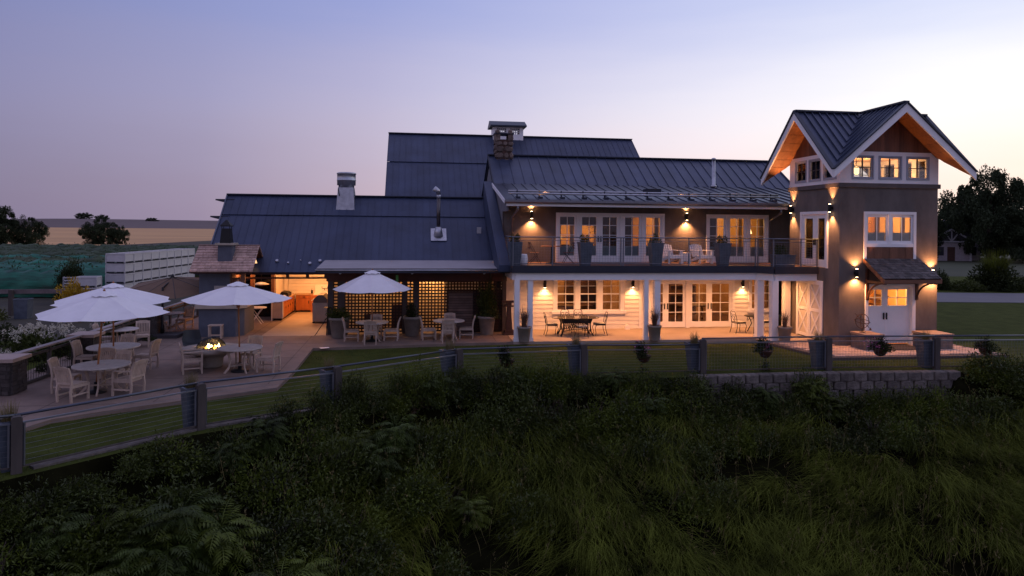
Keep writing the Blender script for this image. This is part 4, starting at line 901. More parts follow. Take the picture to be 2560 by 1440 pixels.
struct(MB().prism([WP(*p)[:2] for p in [(-9.8, 2.2), (-7.25, 2.2), (-7.35, 10.5), (-9.65, 10.5)]], 'z', -.1, .008).build('kitchen_floor', pad))
struct(MB().prism([WP(*p)[:2] for p in [(.05, VW+.2), (.05, .05), (9.95, -.05), (10.1, -.6), (12.33, -.6), (12.33, VW+.2)]], 'z', -.3, .005).build('porch_floor', pad))
mb = MB(); 
struct(MB().prism([WP(*p)[:2] for p in [(9.97, -.6), (10.58, -4.16), (17.55, -4.2), (17.2, -1.96), (12.33, -1.96), (12.33, -.6)]], 'z', -.3, -.012).build('brick_walk', M('walk_base', (.10, .075, .065), .9)))
walk = bpy.data.objects['brick_walk']; walk.name = 'entrance_walk'
# pavers that can be told apart lie on the walk as bricks
def inside(p, poly):
    r = False
    for (x1, y1), (x2, y2) in zip(poly, poly[1:]+poly[:1]):
        if (y1 > p[1]) != (y2 > p[1]) and p[0] < (x2-x1)*(p[1]-y1)/(y2-y1)+x1: r = not r
    return r
wp_ = [(10.0, -.62), (10.62, -4.1), (17.45, -4.15), (17.15, -2.0), (12.3, -2.0), (12.3, -.62)]
pv = M('paver_brick', (.44, .32, .26), .8, var=.2, scale=5, rnd=.2, bump=.3)
random.seed(4); mb_far = MB(); n_p = 0
pme = MB().box(-.195, -.095, 0, .195, .095, .03).mesh('paver')
for j in range(18):
    for i in range(20):
        u, v = 9.9+i*.40+(.2 if j % 2 else 0), -.7-j*.20
        if all(inside((u+a, v+b), wp_) for a in (-.19, .19) for b in (-.09, .09)) and n_p < 290:
            p = P(u, v, -.012+random.uniform(0, .006)); o = ob('paver', pme, pv, None, None, None); o.parent = walk
            o.location = p; o.rotation_euler = (0, 0, A8+random.uniform(-.02, .02)); n_p += 1
# retaining wall of split blocks
rw = thing('retaining_wall', 'grey split block retaining wall below the right stretch of fence', 'wall', (5.5, 21.5, -.1))
random.seed(12); bms = []
for q in range(5):
    mb = MB(); w_, h_ = .44, .265
    fr = [(-.5*w_, 0), (-.46*w_, -.05-random.uniform(0, .03)), (random.uniform(-.1, .1)*w_, -.09-random.uniform(0, .04)), (.46*w_, -.05-random.uniform(0, .03)), (.5*w_, 0)]
    vs = []
    for zz, sc_ in ((0, .86), (h_*.12, 1), (h_*.88, 1), (h_, .86)): vs += [(x, y*sc_, zz+random.uniform(-.008, .008)) for x, y in fr]
    vs += [(-.5*w_, .25, 0), (.5*w_, .25, 0), (.5*w_, .25, h_), (-.5*w_, .25, h_)]
    fs = [(r*5+i, r*5+i+1, r*5+i+6, r*5+i+5) for r in range(3) for i in range(4)]+[(15, 16, 17, 18, 19, 22, 23), (0, 20, 21, 4, 3, 2, 1), (0, 5, 10, 15, 23, 20), (4, 21, 22, 19, 14, 9), (20, 23, 22, 21)]
    bms.append(mb.add(vs, fs).mesh('block'))
def wall_pt(x): return Vector((x, float(fy(x))-.40, 0))
for r in range(5):
    x = 5.45+(.22 if r % 2 else 0)
    while x < 14.0:
        p, q = wall_pt(x), wall_pt(x+.45); d = q-p
        o = ob('block', random.choice(bms), block, rw); w_ = Vector((p.x+q.x, p.y+q.y, 0))/2-rw.location
        o.location = (w_.x, w_.y-.02*(4-r)+random.uniform(-.015, .015), -.06-.27*(r+1)+.1); o.rotation_euler = (0, random.uniform(-.015, .015), math.atan2(d.y, d.x)); o.scale = (random.uniform(.96, 1.0), 1, .985)
        x += .45
# stone plinths by the entrance, mat
for (u, v, sx, sy, h_, lb) in ((13.05, -2.62, .72, .85, .60, 'square stone block carrying the ring sculpture left of the entrance'), (15.78, -2.6, .95, .9, .58, 'square stone block right of the entrance doors')):
    t = hthing('stone_plinth', lb, 'plinth', u, v, 0, 0, None)
    MB().box(-sx/2, -sy/2, -.05, sx/2, sy/2, h_-.08).build('body', M('plinth_stone', (.16, .12, .10), .85, var=.3, bump=.5), t); MB().box(-sx/2-.03, -sy/2-.03, h_-.08, sx/2+.03, sy/2+.03, h_).build('cap', M('plinth_cap', (.30, .21, .15), .7, var=.2), t)
t = hthing('door_mat', 'dark flat mat on the pavers before the entrance doors', 'mat', 14.3, -2.6, .022)
MB().prism([(-1.0, -.55), (.95, -.55), (.75, .55), (-.8, .55)], 'z', 0, .02).build('mat', M('mat', (.035, .028, .026), .95), t)
t = hthing('ring_sculpture', 'rusty armillary ring sculpture with arrow on the left stone block', 'sculpture', 12.93, -2.5, .60)
def ring(r, n=24): return [(r*math.cos(2*PI*i/n), 0, r*math.sin(2*PI*i/n)) for i in range(n+1)]
rust = M('rusty_iron', (.10, .05, .03), .7, .4)
MB().lathe([(.1, 0), (.1, .02), (.02, .04), (.015, .16)], 10).build('stand', rust, t); a = MB().tube(ring(.27), .013).build('ring', rust, t); a.location = (0, 0, .42)
a = MB().tube(ring(.25), .012).build('ring', rust, t); a.location = (0, 0, .42); a.rotation_euler = (0, 0, R(70))
a = MB().tube(ring(.26), .012).build('ring', rust, t); a.location = (0, 0, .42); a.rotation_euler = (R(75), R(20), 0)
MB().tube([(-.3, 0, .72), (.32, 0, .14)], .010).lathe([(.05, 0), (.0, .1)], 6, (.34, 0, .08)).build('arrow', rust, t)
t = hthing('pedestal', 'dark brown bronze pedestal at the end of the lattice', 'pedestal', .12, 1.9, 0)
MB().box(-.26, -.2, 0, .26, .2, .08).box(-.18, -.15, .08, .18, .15, .2).build('base', dark_wood, t); frus(MB(), -.13, .13, -.12, .12, .2, -.08, .08, -.08, .08, 1.15).build('column', dark_wood, t); MB().box(-.22, -.12, 1.15, .22, .12, 1.2).box(-.3, -.1, 1.32, .3, .1, 1.40).box(-.1, -.08, 1.2, .1, .08, 1.32).build('head', dark_wood, t)

# ================================================================== FURNITURE
def chair_proto(arm, mat=teak, label='', group='weathered teak chairs on the patio', cat='chair'):
    t = thing('teak_armchair' if arm else 'teak_chair', label, cat, (0, 0, 0), 0, group); w_ = .56 if arm else .47
    x = w_/2-.025
    st = MB()
    for i in range(6): st.box(-x+.02, -.2+i*.078, .415, x-.02, -.2+i*.078+.068, .437)
    st.box(-x+.02, -.215, .36, x-.02, -.2, .414).box(-x+.02, .262, .36, x-.02, .28, .414)
    st.build('seat', mat, t)
    for s in (-1, 1):
        MB().box(s*x-.024, .24, 0, s*x+.024, .288, .63 if arm else .414).build('leg', mat, t)
        mb = MB(); pr = [(-.24, 0), (-.26, .25), (-.235, .44), (-.27, .68), (-.34, .88)]
        mb.prism([(p[0]-.022, p[1]) for p in pr]+[(p[0]+.026, p[1]) for p in pr[::-1]], 'x', s*x-.022, s*x+.022); mb.build('leg', mat, t)
        MB().box(s*x-.015, -.22, .15, s*x+.015, .24, .185).build('stretcher', mat, t)
        MB().box(s*x-.016, -.21, .35, s*x+.016, .24, .412).build('seat_rail', mat, t)
        if arm: MB().box(s*x-.035, -.26, .63, s*x+.035, .31, .655).build('armrest', mat, t)
    b = MB(); n = 8 if arm else 7; wid = 2*x-.05
    b.add([(-x+.022, -.322, .80), (x-.022, -.322, .80), (x-.022, -.350, .88), (x*.4, -.356, .905), (-x*.4, -.356, .905), (-x+.022, -.350, .88), (-x+.022, -.292, .80), (x-.022, -.292, .80), (x-.022, -.320, .88), (x*.4, -.326, .905), (-x*.4, -.326, .905), (-x+.022, -.320, .88)],
          [(5, 4, 3, 2, 1, 0), (6, 7, 8, 9, 10, 11), (0, 1, 7, 6), (1, 2, 8, 7), (2, 3, 9, 8), (3, 4, 10, 9), (4, 5, 11, 10), (5, 0, 6, 11)])
    b.bar((-x+.022, -.25, .47), (x-.022, -.25, .47), .028, .05)
    for i in range(n):
        xx = -wid/2+wid*(i+.5)/n; b.bar((xx, -.25, .49), (xx, -.275, .65), .034, .014, (0, 1, 0)); b.bar((xx, -.275, .65), (xx, -.310, .805), .034, .014, (0, 1, 0))
    b.build('backrest', mat, t)
    return t
PC = {False: chair_proto(False), True: chair_proto(True)}; used = set()
def chair(x, y, deg, label, arm=False, z=0):
    """deg: heading of the chair's front, 0 = away from the camera, 90 = to the left"""
    if arm not in used:
        used.add(arm); o = PC[arm]; o.location = (x, y, z); o.rotation_euler = (0, 0, R(deg)); o['label'] = label; return o
    return dup(PC[arm], (x, y, z), R(deg), label)
def hchair(u, v, deg, label, arm=False): p = P(u, v); return chair(p.x, p.y, deg+8, label, arm)
def round_table(x, y, r, label, rz=.4, group='round teak tables on the patio'):
    t = thing('round_table', label, 'table', (x, y, 0), rz, group)
    tp = MB(); n = 14
    for i in range(n):      # boards of the top, cut to the circle
        a, b = -r+2*r*i/n, -r+2*r*(i+1)/n-.006
        ya, yb = math.sqrt(max(0, r*r-a*a)), math.sqrt(max(0, r*r-b*b))
        m = (a+b)/2; ym = math.sqrt(max(0, r*r-m*m))
        tp.prism([(a, -ya), (m, -ym), (b, -yb), (b, yb), (m, ym), (a, ya)], 'z', .712, .738)
    tp.build('tabletop', table_teak, t)
    MB().lathe([(r-.01, .700), (r+.004, .705), (r+.004, .741), (r-.045, .742), (r-.045, .700)], 36).build('rim', table_teak, t, True)
    for q in range(4):
        a = PI/2*q; pts = []
        for f, zz in ((.62, .70), (.52, .52), (.46, .35), (.52, .16), (.74, 0)): pts.append((math.cos(a)*r*f, math.sin(a)*r*f, zz))
        mb = MB()
        for p0, p1 in zip(pts, pts[1:]): mb.bar(p0, p1, .035, .06)
        mb.build('leg', teak, t)
    MB().bar((-.45*r, 0, .2), (.45*r, 0, .2), .04, .04).bar((0, -.45*r, .245), (0, .45*r, .245), .04, .04).build('stretcher', teak, t)
    MB().box(-.4*r, -.4*r, .66, .4*r, .4*r, .70).build('apron', teak, t); return t
def umbrella(x, y, r, zr, za, label, lean=(0, 0), rz=.2, mat=canvas):
    t = thing('patio_umbrella', label, 'umbrella', (x, y, 0), rz, 'white patio umbrellas'); n = 8
    ax, ay = lean
    # rows of the canopy surface: bellied panels with a scalloped lower edge
    ro, ri = r, .16; zi = za-.10
    def pt(a, f):
        rr = ri+(ro-ri)*f; z = zi+(zr-zi)*(f**1.04); return Vector((ax+rr*math.cos(a), ay+rr*math.sin(a), z))
    for k in range(n):
        a0, a1 = 2*PI*k/n, 2*PI*(k+1)/n; mb = MB(); vs = []; fs = []; nu, nv = 6, 5
        for i in range(nu+1):
            f = i/nu; p0, p1 = pt(a0, f), pt(a1, f)
            for j in range(nv+1):
                g = j/nv; p = p0.lerp(p1, g); s = 4*g*(1-g); p.z -= .055*s*f**.8
                if i == nu: c_ = Vector((ax, ay, p.z)); p = p+(c_-p)*.035*s; p.z += .01*s
                vs.append(p)
        for i in range(nu):
            for j in range(nv): q = i*(nv+1)+j; fs.append((q, q+1, q+nv+2, q+nv+1))
        mb.add(vs, fs); mb.build('canopy_panel', mat, t, True, fix=False)
        p0, p1 = pt(a0, .02), pt(a0, .99); MB().bar(p0-Vector((0, 0, .03)), p1-Vector((0, 0, .02)), .02).build('rib', cedar, t)
        MB().bar((ax*.8, ay*.8, zr-.2), pt(a0, .5)-Vector((0, 0, .03)), .016).build('strut', cedar, t)
    mb = MB(); vs = []; m = 32
    for i, (rr, z) in enumerate(((.035, za), (.13, za-.035), (.30, za-.115))):
        for j in range(m): a = 2*PI*j/m; w_ = 1+(.05*math.cos(8*a) if i == 2 else 0); vs.append((ax+rr*w_*math.cos(a), ay+rr*w_*math.sin(a), z+(.014*math.cos(8*a) if i == 2 else 0)))
    mb.add(vs, [(i*m+j, i*m+(j+1) % m, (i+1)*m+(j+1) % m, (i+1)*m+j) for i in range(2) for j in range(m)]+[tuple(range(m))[::-1]]); mb.build('vent_cap', mat, t, True, fix=False)
    MB().tube([(0, 0, .05), (ax*.45, ay*.45, 1.2), (ax, ay, za-.02)], .024, 10).build('pole', cedar, t, True); MB().lathe([(.02, za-.01), (.035, za+.02), (.0, za+.07)], 10, (ax, ay, 0)).build('finial', cedar, t, True)
    MB().lathe([(.05, 0), (.06, .1)], 10, (ax*.8, ay*.8, zr-.26)).build('hub', cedar, t)
    MB().lathe([(.26, 0), (.26, .04), (.06, .07), (.045, .28)], 20).build('base', iron, t, True); return t
round_table(-10.75, 18.4, .68, 'round teak table with a red umbrella pole nearest the left corner of the patio', .3)
chair(-10.98, 17.55, -14, 'teak side chair with its slatted back to the camera at the nearest left table')
chair(-11.72, 18.45, -80, 'teak side chair left of the nearest table at the patio corner')
chair(-9.95, 18.25, 82, 'teak armchair with slatted back on the right of the nearest left table', True)
chair(-10.85, 19.25, 172, 'teak chair facing the camera across the nearest left table')
round_table(-12.0, 21.15, .72, 'round teak table under the two overlapping umbrellas, second from the patio corner', .7)
chair(-12.85, 21.2, -85, 'teak side chair left of the second umbrella table beside the stone pier')
chair(-11.55, 20.3, 4, 'teak chair with its back to the camera between the two nearest left tables')
chair(-11.2, 21.5, 88, 'teak side chair seen edge-on right of the second umbrella table')
chair(-12.3, 22.15, 178, 'teak chair facing the camera behind the second umbrella table')
round_table(-13.7, 24.6, .55, 'small round teak table by the garden rail without umbrella', .1)
chair(-13.35, 25.35, 205, 'teak chair turned outwards behind the small table by the garden rail')
chair(-14.35, 24.75, -78, 'teak side chair between the small round table and the garden rail')
round_table(-14.15, 29.1, .52, 'small round teak table at the far end of the rail near the brown umbrella', .5)
chair(-13.9, 29.8, 170, 'teak chair facing the camera at the farthest left table')
chair(-14.35, 28.55, -70, 'teak side chair left of the farthest table by the rail')
round_table(-8.18, 21.15, .64, 'round teak table with umbrella pole beside the glowing fire bowl', .75)
chair(-8.2, 22.1, 176, 'teak chair behind the table at the fire bowl, back slats above the table top')
chair(-7.35, 21.25, 84, 'teak side chair on the right of the table at the fire bowl')
chair(-9.55, 20.95, -62, 'teak armchair turned towards the fire bowl', True)
def htab(u, v, r, lb): p = P(u, v); return round_table(p.x, p.y, r, lb, .9)
htab(-5.36, .75, .62, 'round teak table under the white umbrella in front of the lattice')
hchair(-6.15, .85, -88, 'teak chair left of the umbrella table in front of the lattice')
hchair(-5.38, .08, 2, 'teak chair with its back to the camera at the umbrella table by the lattice')
hchair(-4.62, .92, 86, 'teak chair right of the umbrella table in front of the lattice')
hchair(-5.25, 1.5, 180, 'teak chair facing the camera behind the umbrella table by the lattice')
htab(-2.4, .95, .62, 'round teak table without umbrella in front of the lattice')
hchair(-3.2, .95, -84, 'teak chair left of the table without umbrella by the lattice')
hchair(-2.48, .25, 2, 'teak chair with its back to the camera at the table without umbrella')
hchair(-1.68, 1.15, 86, 'teak chair right of the table without umbrella by the lattice')
hchair(-2.3, 1.72, 182, 'teak chair facing the camera behind the table without umbrella')
umbrella(-10.9, 18.4, 1.62, 2.08, 2.66, 'open white umbrella nearest the camera with its red pole leaning', (.18, 0), .22)
umbrella(-12.0, 21.15, 1.68, 2.1, 2.64, 'open white umbrella half hidden behind the nearest one', (-.03, 0), .1)
umbrella(-8.2, 21.2, 1.58, 2.19, 2.72, 'open white umbrella beside the shake roofed fireplace', (-.08, 0), .3)
p = P(-5.36, .75); umbrella(p.x, p.y, 1.5, 2.0, 2.73, 'open white umbrella standing before the lattice screen', (0, 0), .15)
# brown cantilever umbrella
t = thing('cantilever_umbrella', 'wide brown cantilever umbrella over the far left end of the patio', 'umbrella', (-13.75, 27.6, 0), .1); n = 8
cc = Vector((.0, 1.0, 0)); tilt = Matrix.Translation(cc+Vector((0, 0, 2.25))) @ Matrix.Rotation(R(10), 4, 'X')
for kx in range(n):
    a0, a1 = 2*PI*(kx+.5)/n, 2*PI*(kx+1.5)/n; r = 1.78
    q = lambda a, f: tilt @ Vector((r*f*math.cos(a), r*f*math.sin(a), -.42*f**1.15))
    mb = MB(); vs = []; fs = []
    for i in range(5):
        for j in range(4): pq = q(a0, .04+.96*i/4).lerp(q(a1, .04+.96*i/4), j/3); vs.append(pq)
    for i in range(4):
        for j in range(3): e_ = i*4+j; fs.append((e_, e_+1, e_+5, e_+4))
    mb.add(vs, fs).build('canopy_panel', beige_canvas, t, False, fix=False); MB().bar(q(a0, .03)+Vector((0, 0, .012)), q(a0, 1)+Vector((0, 0, .012)), .028, .02).build('rib', M('rib_dark', (.03, .022, .018), .6), t)
MB().lathe([(.04, 0), (.09, .03), (.05, .07), (.0, .16)], 10, tuple(tilt @ Vector((0, 0, 0)))).build('finial', iron, t, True)
MB().box(-.55, -.55, 0, .75, .45, .13).build('base_plate', M('base_black', (.04, .035, .04), .7), t); MB().lathe([(.07, .13), (.07, .4), (.045, .5), (.04, 1.95)], 12).build('mast', iron, t, True)
MB().tube([(0, 0, 1.9), (0, .45, 2.05), tuple(cc+Vector((0, 0, 2.12)))], .03).build('arm', iron, t, True)
# fire bowl with spark screen
f_ = thing('fire_bowl', 'round stone fire bowl with flames under a domed black spark screen', 'fire bowl', (-9.35, 21.85, 0), 0)
MB().lathe([(.30, 0), (.34, .05), (.36, .28), (.52, .42), (.86, .50), (.90, .54), (.90, .60), (.52, .62), (.45, .60), (.40, .5)], 36).build('bowl', M('fire_stone', (.30, .26, .22), .7, var=.2, bump=.3), f_, True)
fire = EM('flame', (1, .42, .06), 14); fire2 = EM('flame_core', (1, .70, .25), 22)
random.seed(2)
for i in range(13):
    a, rr = random.uniform(0, 2*PI), random.uniform(0, .26); h_ = random.uniform(.08, .19); x, y = rr*math.cos(a), rr*math.sin(a)
    MB().lathe([(.03, 0), (.045, h_*.25), (.03, h_*.6), (.004, h_)], 6, (x, y, .56)).build('flame', fire2 if i % 3 else fire, f_, True)
for i in range(5): MB().tube([(-.28+.1*i, -.2+.05*i, .56), (.1+.05*i, .2-.1*i, .60)], .035).build('log', dark_wood, f_)
mb = MB(); rd = .42
dm = lambda a, f: (rd*math.cos(f)*math.cos(a), rd*math.cos(f)*math.sin(a), .60+.32*math.sin(f))
for i in range(64): mb.tube([dm(2*PI*i/64, PI/2*j/6*.96) for j in range(7)],   .0085, 3)
for j in range(1, 16): mb.tube([dm(2*PI*i/28, PI/2*j/16) for i in range(29)], .006, 3)
mb.build('wire_screen', iron, f_, kind='stuff', fix=False)
for i in range(4): MB().tube([dm(PI*i/4+.3, PI*j/12) for j in range(13)], .012, 5).build('screen_rib', iron, f_)
MB().tube([dm(2*PI*i/28, 0) for i in range(29)], .016, 5).build('screen_rim', iron, f_)
light('POINT', (0, 0, .75), 14, (1, .5, .15), f_, shadow_soft_size=.12)
t = thing('wire_chair', 'dark metal bucket chair behind the fire bowl', 'chair', (-10.75, 23.6, 0), R(-150))
vs = []; mb = MB()
for i in range(7):
    f = i/6; yy = -.28+.1*f if i < 3 else .26*(f-.33)-.02; 
pr = [(-.34, .84), (-.30, .70), (-.25, .50), (-.15, .40), (.05, .385), (.24, .40)]
for i, (yy, zz) in enumerate(pr):
    for j in range(7): x = -.3+.1*j; vs.append((x*(.85+.15*(i > 1)), yy+.12*(x/.3)**2*(1 if i < 4 else .3), zz+(.08*(x/.3)**2 if 0 < i < 5 else 0)))
mb.add(vs, [(i*7+j, i*7+j+1, i*7+j+8, i*7+j+7) for i in range(5) for j in range(6)]); sh = mb.build('shell', M('grey_mesh', (.03, .035, .04), .5, .5), t, True, fix=False)
for sx in (-1, 1):
    for sy in (-1, 1): MB().tube([(sx*.18, sy*.12, .39), (sx*.30, sy*.30, 0)], .014).build('leg', iron, t)
t = hthing('side_stool', 'small wooden side table against the fireplace base', 'side table', -11.4, 1.85, 0)
MB().box(-.26, -.16, .5, .26, .16, .54).build('top', teak, t)
for sx in (-.22, .22):
    for sy in (-.12, .12): MB().box(sx-.025, sy-.025, 0, sx+.025, sy+.025, .5).build('leg', teak, t)
MB().box(-.2, -.14, .12, .2, .14, .14).build('shelf', teak, t)
t = thing('paper_sheet', 'small pale paper lying at the patio corner by the lawn', 'paper', (-6.75, 25.35, .004), .5); MB().box(-.16, -.09, 0, .16, .09, .006).build('sheet', white, t)

# wrought iron dining set on the porch
t = hthing('iron_table', 'oval glass topped black iron dining table on the porch', 'table', 2.85, 1.55, 0)
n = 32; MB().prism([(.98*math.copysign(abs(math.cos(2*PI*i/n))**.8, math.cos(2*PI*i/n)), .5*math.sin(2*PI*i/n)) for i in range(n)], 'z', .72, .738).build('tabletop', M('smoked_glass', (.10, .09, .07), .08, spec=.8), t)
mb = MB().tube([(.99*math.copysign(abs(math.cos(2*PI*i/n))**.8, math.cos(2*PI*i/n)), .51*math.sin(2*PI*i/n), .728) for i in range(n+1)], .014); mb.build('rim', iron, t)
for sx in (-1, 1):
    for sy in (-1, 1):
        MB().tube([(sx*.62, sy*.3, .70), (sx*.55, sy*.28, .5), (sx*.58, sy*.3, .2), (sx*.68, sy*.34, 0)], [.035, .03, .03, .04]).build('leg', iron, t)
mb = MB()
for sy in (-.28, .28):
    mb.box(-.58, sy-.008, .52, .58, sy+.008, .70)
    for i in range(14): x = -.54+i*.083; mb.bar((x, sy, .2+.1*abs(math.sin(i*.24))), (x+.04, sy, .54), .016); mb.bar((x+.05, sy, .2+.1*abs(math.sin(i*.24))), (x, sy, .54), .014)
    mb.tube([(-.56, sy, .2), (-.2, sy, .26), (.2, sy, .26), (.56, sy, .2)], .018)
for sx in (-.57, .57): mb.box(sx-.01, -.27, .5, sx+.01, .27, .70)
mb.build('apron', iron, t)
ic = hthing('iron_chair', 'black iron scroll chair with striped seat at the left end of the oval table', 'chair', 1.83, 1.5, 0, R(-90), 'black iron chairs on the porch')
strip = bpy.data.materials.new('striped_cloth'); strip.use_nodes = True; n_ = strip.node_tree.nodes; l_ = strip.node_tree.links
a_ = n_.new('ShaderNodeTexCoord'); w_ = n_.new('ShaderNodeTexWave'); w_.inputs['Scale'].default_value = 5.5; r_ = n_.new('ShaderNodeValToRGB'); r_.color_ramp.interpolation = 'CONSTANT'; r_.color_ramp.elements[0].color = (.02, .02, .02, 1); r_.color_ramp.elements[1].position = .5; r_.color_ramp.elements[1].color = (.7, .68, .62, 1)
l_.new(a_.outputs['Object'], w_.inputs['Vector']); l_.new(w_.outputs['Fac'], r_.inputs[0]); l_.new(r_.outputs[0], n_['Principled BSDF'].inputs['Base Color'])
MB().box(-.22, -.2, .44, .22, .22, .50).build('cushion', strip, ic); MB().box(-.21, -.19, .42, .21, .21, .44).build('seat', iron, ic)
for sx in (-1, 1):
    MB().tube([(sx*.2, .2, .43), (sx*.23, .25, .3), (sx*.19, .2, .12), (sx*.22, .24, 0)], .013).build('leg', iron, ic); MB().tube([(sx*.19, -.19, .43), (sx*.2, -.2, .25), (sx*.21, -.28, 0)], .013).build('leg', iron, ic)
mb = MB()
for sx in (-1, 1): mb.tube([(sx*.19, -.19, .42), (sx*.2, -.23, .65), (sx*.17, -.28, .88), (sx*.1, -.3, .95), (0, -.3, .93)], .012); mb.tube([(sx*.09+.06*math.cos(a), -.285, .76+.06*math.sin(a)) for a in [2*PI*i/12 for i in range(13)]], .009); mb.tube([(sx*.02, -.21, .5), (sx*.03, -.24, .6), (sx*.09, -.26, .7)], .009)
mb.build('backrest', iron, ic)
def ichair(u, v, deg, lb): return dup(ic, P(u, v), A8+R(deg), lb)
ichair(3.87, 1.5, 90, 'black iron scroll chair with striped seat at the right end of the oval table')
ichair(2.95, .93, 4, 'black iron chair with its back to the camera at the oval table')
ichair(2.6, 2.25, 178, 'black iron chair behind the left half of the oval table'); ichair(3.2, 2.28, 182, 'black iron chair behind the right half of the oval table')
ichair(9.98, 1.55, -80, 'black iron chair left of the white post nearest the barn doors')
ichair(11.35, 1.7, 86, 'black iron chair half hidden by the rear porch post')
t = hthing('iron_side_table', 'small round black iron table between the two right porch posts', 'table', 10.72, 1.6, 0)
MB().lathe([(.4, .70), (.42, .71), (.42, .73), (.4, .735)], 20).build('tabletop', iron, t)
mb = MB()
for i in range(3): a = 2*PI*i/3; MB().tube([(.3*math.cos(a), .3*math.sin(a), .7), (.12*math.cos(a), .12*math.sin(a), .4), (.34*math.cos(a), .34*math.sin(a), 0)], .02).build('leg', iron, t)
for i in range(12): a = 2*PI*i/12; mb.bar((.3*math.cos(a), .3*math.sin(a), .5), (.3*math.cos(a+.5), .3*math.sin(a+.5), .69), .012)
mb.build('scrollwork', iron, t)
t = hthing('floor_speaker', 'small pale box on the porch floor by the siding', 'speaker', 5.5, 2.95, .005); MB().box(-.11, -.08, 0, .11, .08, .13).build('body', white, t); MB().prism([(-.11, .13), (.11, .13), (.07, .19), (-.07, .19)], 'y', -.08, .08).build('top', white, t)

# balcony furniture
ad_ = hthing('lounge_chair', 'white slatted lounge chair on the balcony, left of the pair', 'chair', 7.12, 2.1, 2.93, PI+.25, 'white lounge chairs on the balcony')
pw = M('white_chair', (.84, .82, .80), .5)
for i in range(6):
    xx = -.25+i*.1; hgt = .62+.08*math.cos((i-2.5)/2.5*1.3); MB().bar((xx, -.16, .28), (xx*1.12, -.16-.38*hgt, .28+.92*hgt*.86), .082, .018, (0, 1, 0)).build('back_slat', pw, ad_)
for i in range(5): yy = .36-i*.105; zz = .38-.025*i; MB().bar((-.29, yy, zz), (.29, yy, zz), .085, .018).build('seat_slat', pw, ad_)
for s in (-1, 1):
    MB().bar((s*.30, .40, .32), (s*.27, -.5, .05), .024, .11).build('side_rail', pw, ad_); MB().box(s*.33-.05, .30, 0, s*.33-.02 if s > 0 else s*.33+.05, .38, .56).build('leg', pw, ad_)
    MB().box(s*.36-.075, -.36, .56, s*.36+.075, .44, .58).build('armrest', pw, ad_); MB().bar((s*.33, -.3, .12), (s*.33, -.32, .56), .03, .07).build('leg', pw, ad_)
MB().bar((-.36, -.36, .55), (.36, -.36, .55), .05, .03).build('back_rail', pw, ad_)
MB().box(-.29, .40, .24, .29, .425, .37).build('front_apron', pw, ad_)
dup(ad_, P(8.5, 2.12, 2.93), A8+PI+.25, 'white slatted lounge chair on the balcony, right of the pair')
t = hthing('white_side_table', 'small white side table between the two lounge chairs', 'side table', 7.86, 2.3, 2.93)
MB().box(-.2, -.2, .42, .2, .2, .46).build('top', pw, t); 
for sx in (-.16, .16):
    for sy in (-.16, .16): MB().box(sx-.03, sy-.03, 0, sx+.03, sy+.03, .42).build('leg', pw, t)
MB().box(-.13, -.19, .1, .13, -.17, .42).build('apron', pw, t)
t = hthing('garden_stool', 'white ceramic drum stool at the left end of the balcony', 'stool', .52, .75, 2.93)
MB().lathe([(.13, 0), (.15, .01), (.18, .13), (.185, .25), (.17, .36), (.14, .44), (.1, .445)], 18).build('drum', white, t, True)
for zz in (.06, .39): MB().lathe([(.158, zz-.008), (.172, zz), (.158, zz+.008)], 18).build('band', white, t, True)
t = hthing('bistro_table', 'dark bistro table with wooden top at the left end of the balcony', 'table', 1.95, 2.2, 2.93)
MB().lathe([(.45, .70), (.46, .715), (.45, .73)], 22).build('tabletop', cedar, t); MB().lathe([(.24, 0), (.24, .02), (.03, .05), (.03, .70)], 14).build('pedestal', iron, t)
bc = hthing('bistro_chair', 'folding bistro chair with red slats left of the balcony table', 'chair', 1.2, 2.15, 2.93, R(-88), 'bistro chairs on the balcony')
red = M('red_slats', (.13, .035, .022), .5)
for zz in (.62, .72, .82): MB().box(-.2, -.22, zz, .2, -.2, zz+.07).build('back_slat', red, bc)
for i in range(4): MB().box(-.2, -.18+i*.1, .44, .2, -.1+i*.1, .46).build('seat_slat', red, bc)
for s in (-1, 1): MB().tube([(s*.21, .24, 0), (s*.21, -.21, .88)], .011).build('leg', iron, bc); MB().tube([(s*.19, -.22, 0), (s*.19, .2, .45)], .011).build('leg', iron, bc)
dup(bc, P(2.68, 2.2, 2.93), A8+R(86), 'folding bistro chair with red slats right of the balcony table')
t = hthing('wall_socket', 'small pale weatherproof socket low on the tower wall above the balcony', 'socket', 12.0, 3.17, 3.3); MB().box(-.05, -.05, 0, .05, .02, .16).build('box', white, t); MB().box(-.035, -.07, .02, .035, -.05, .13).build('cover', white, t)

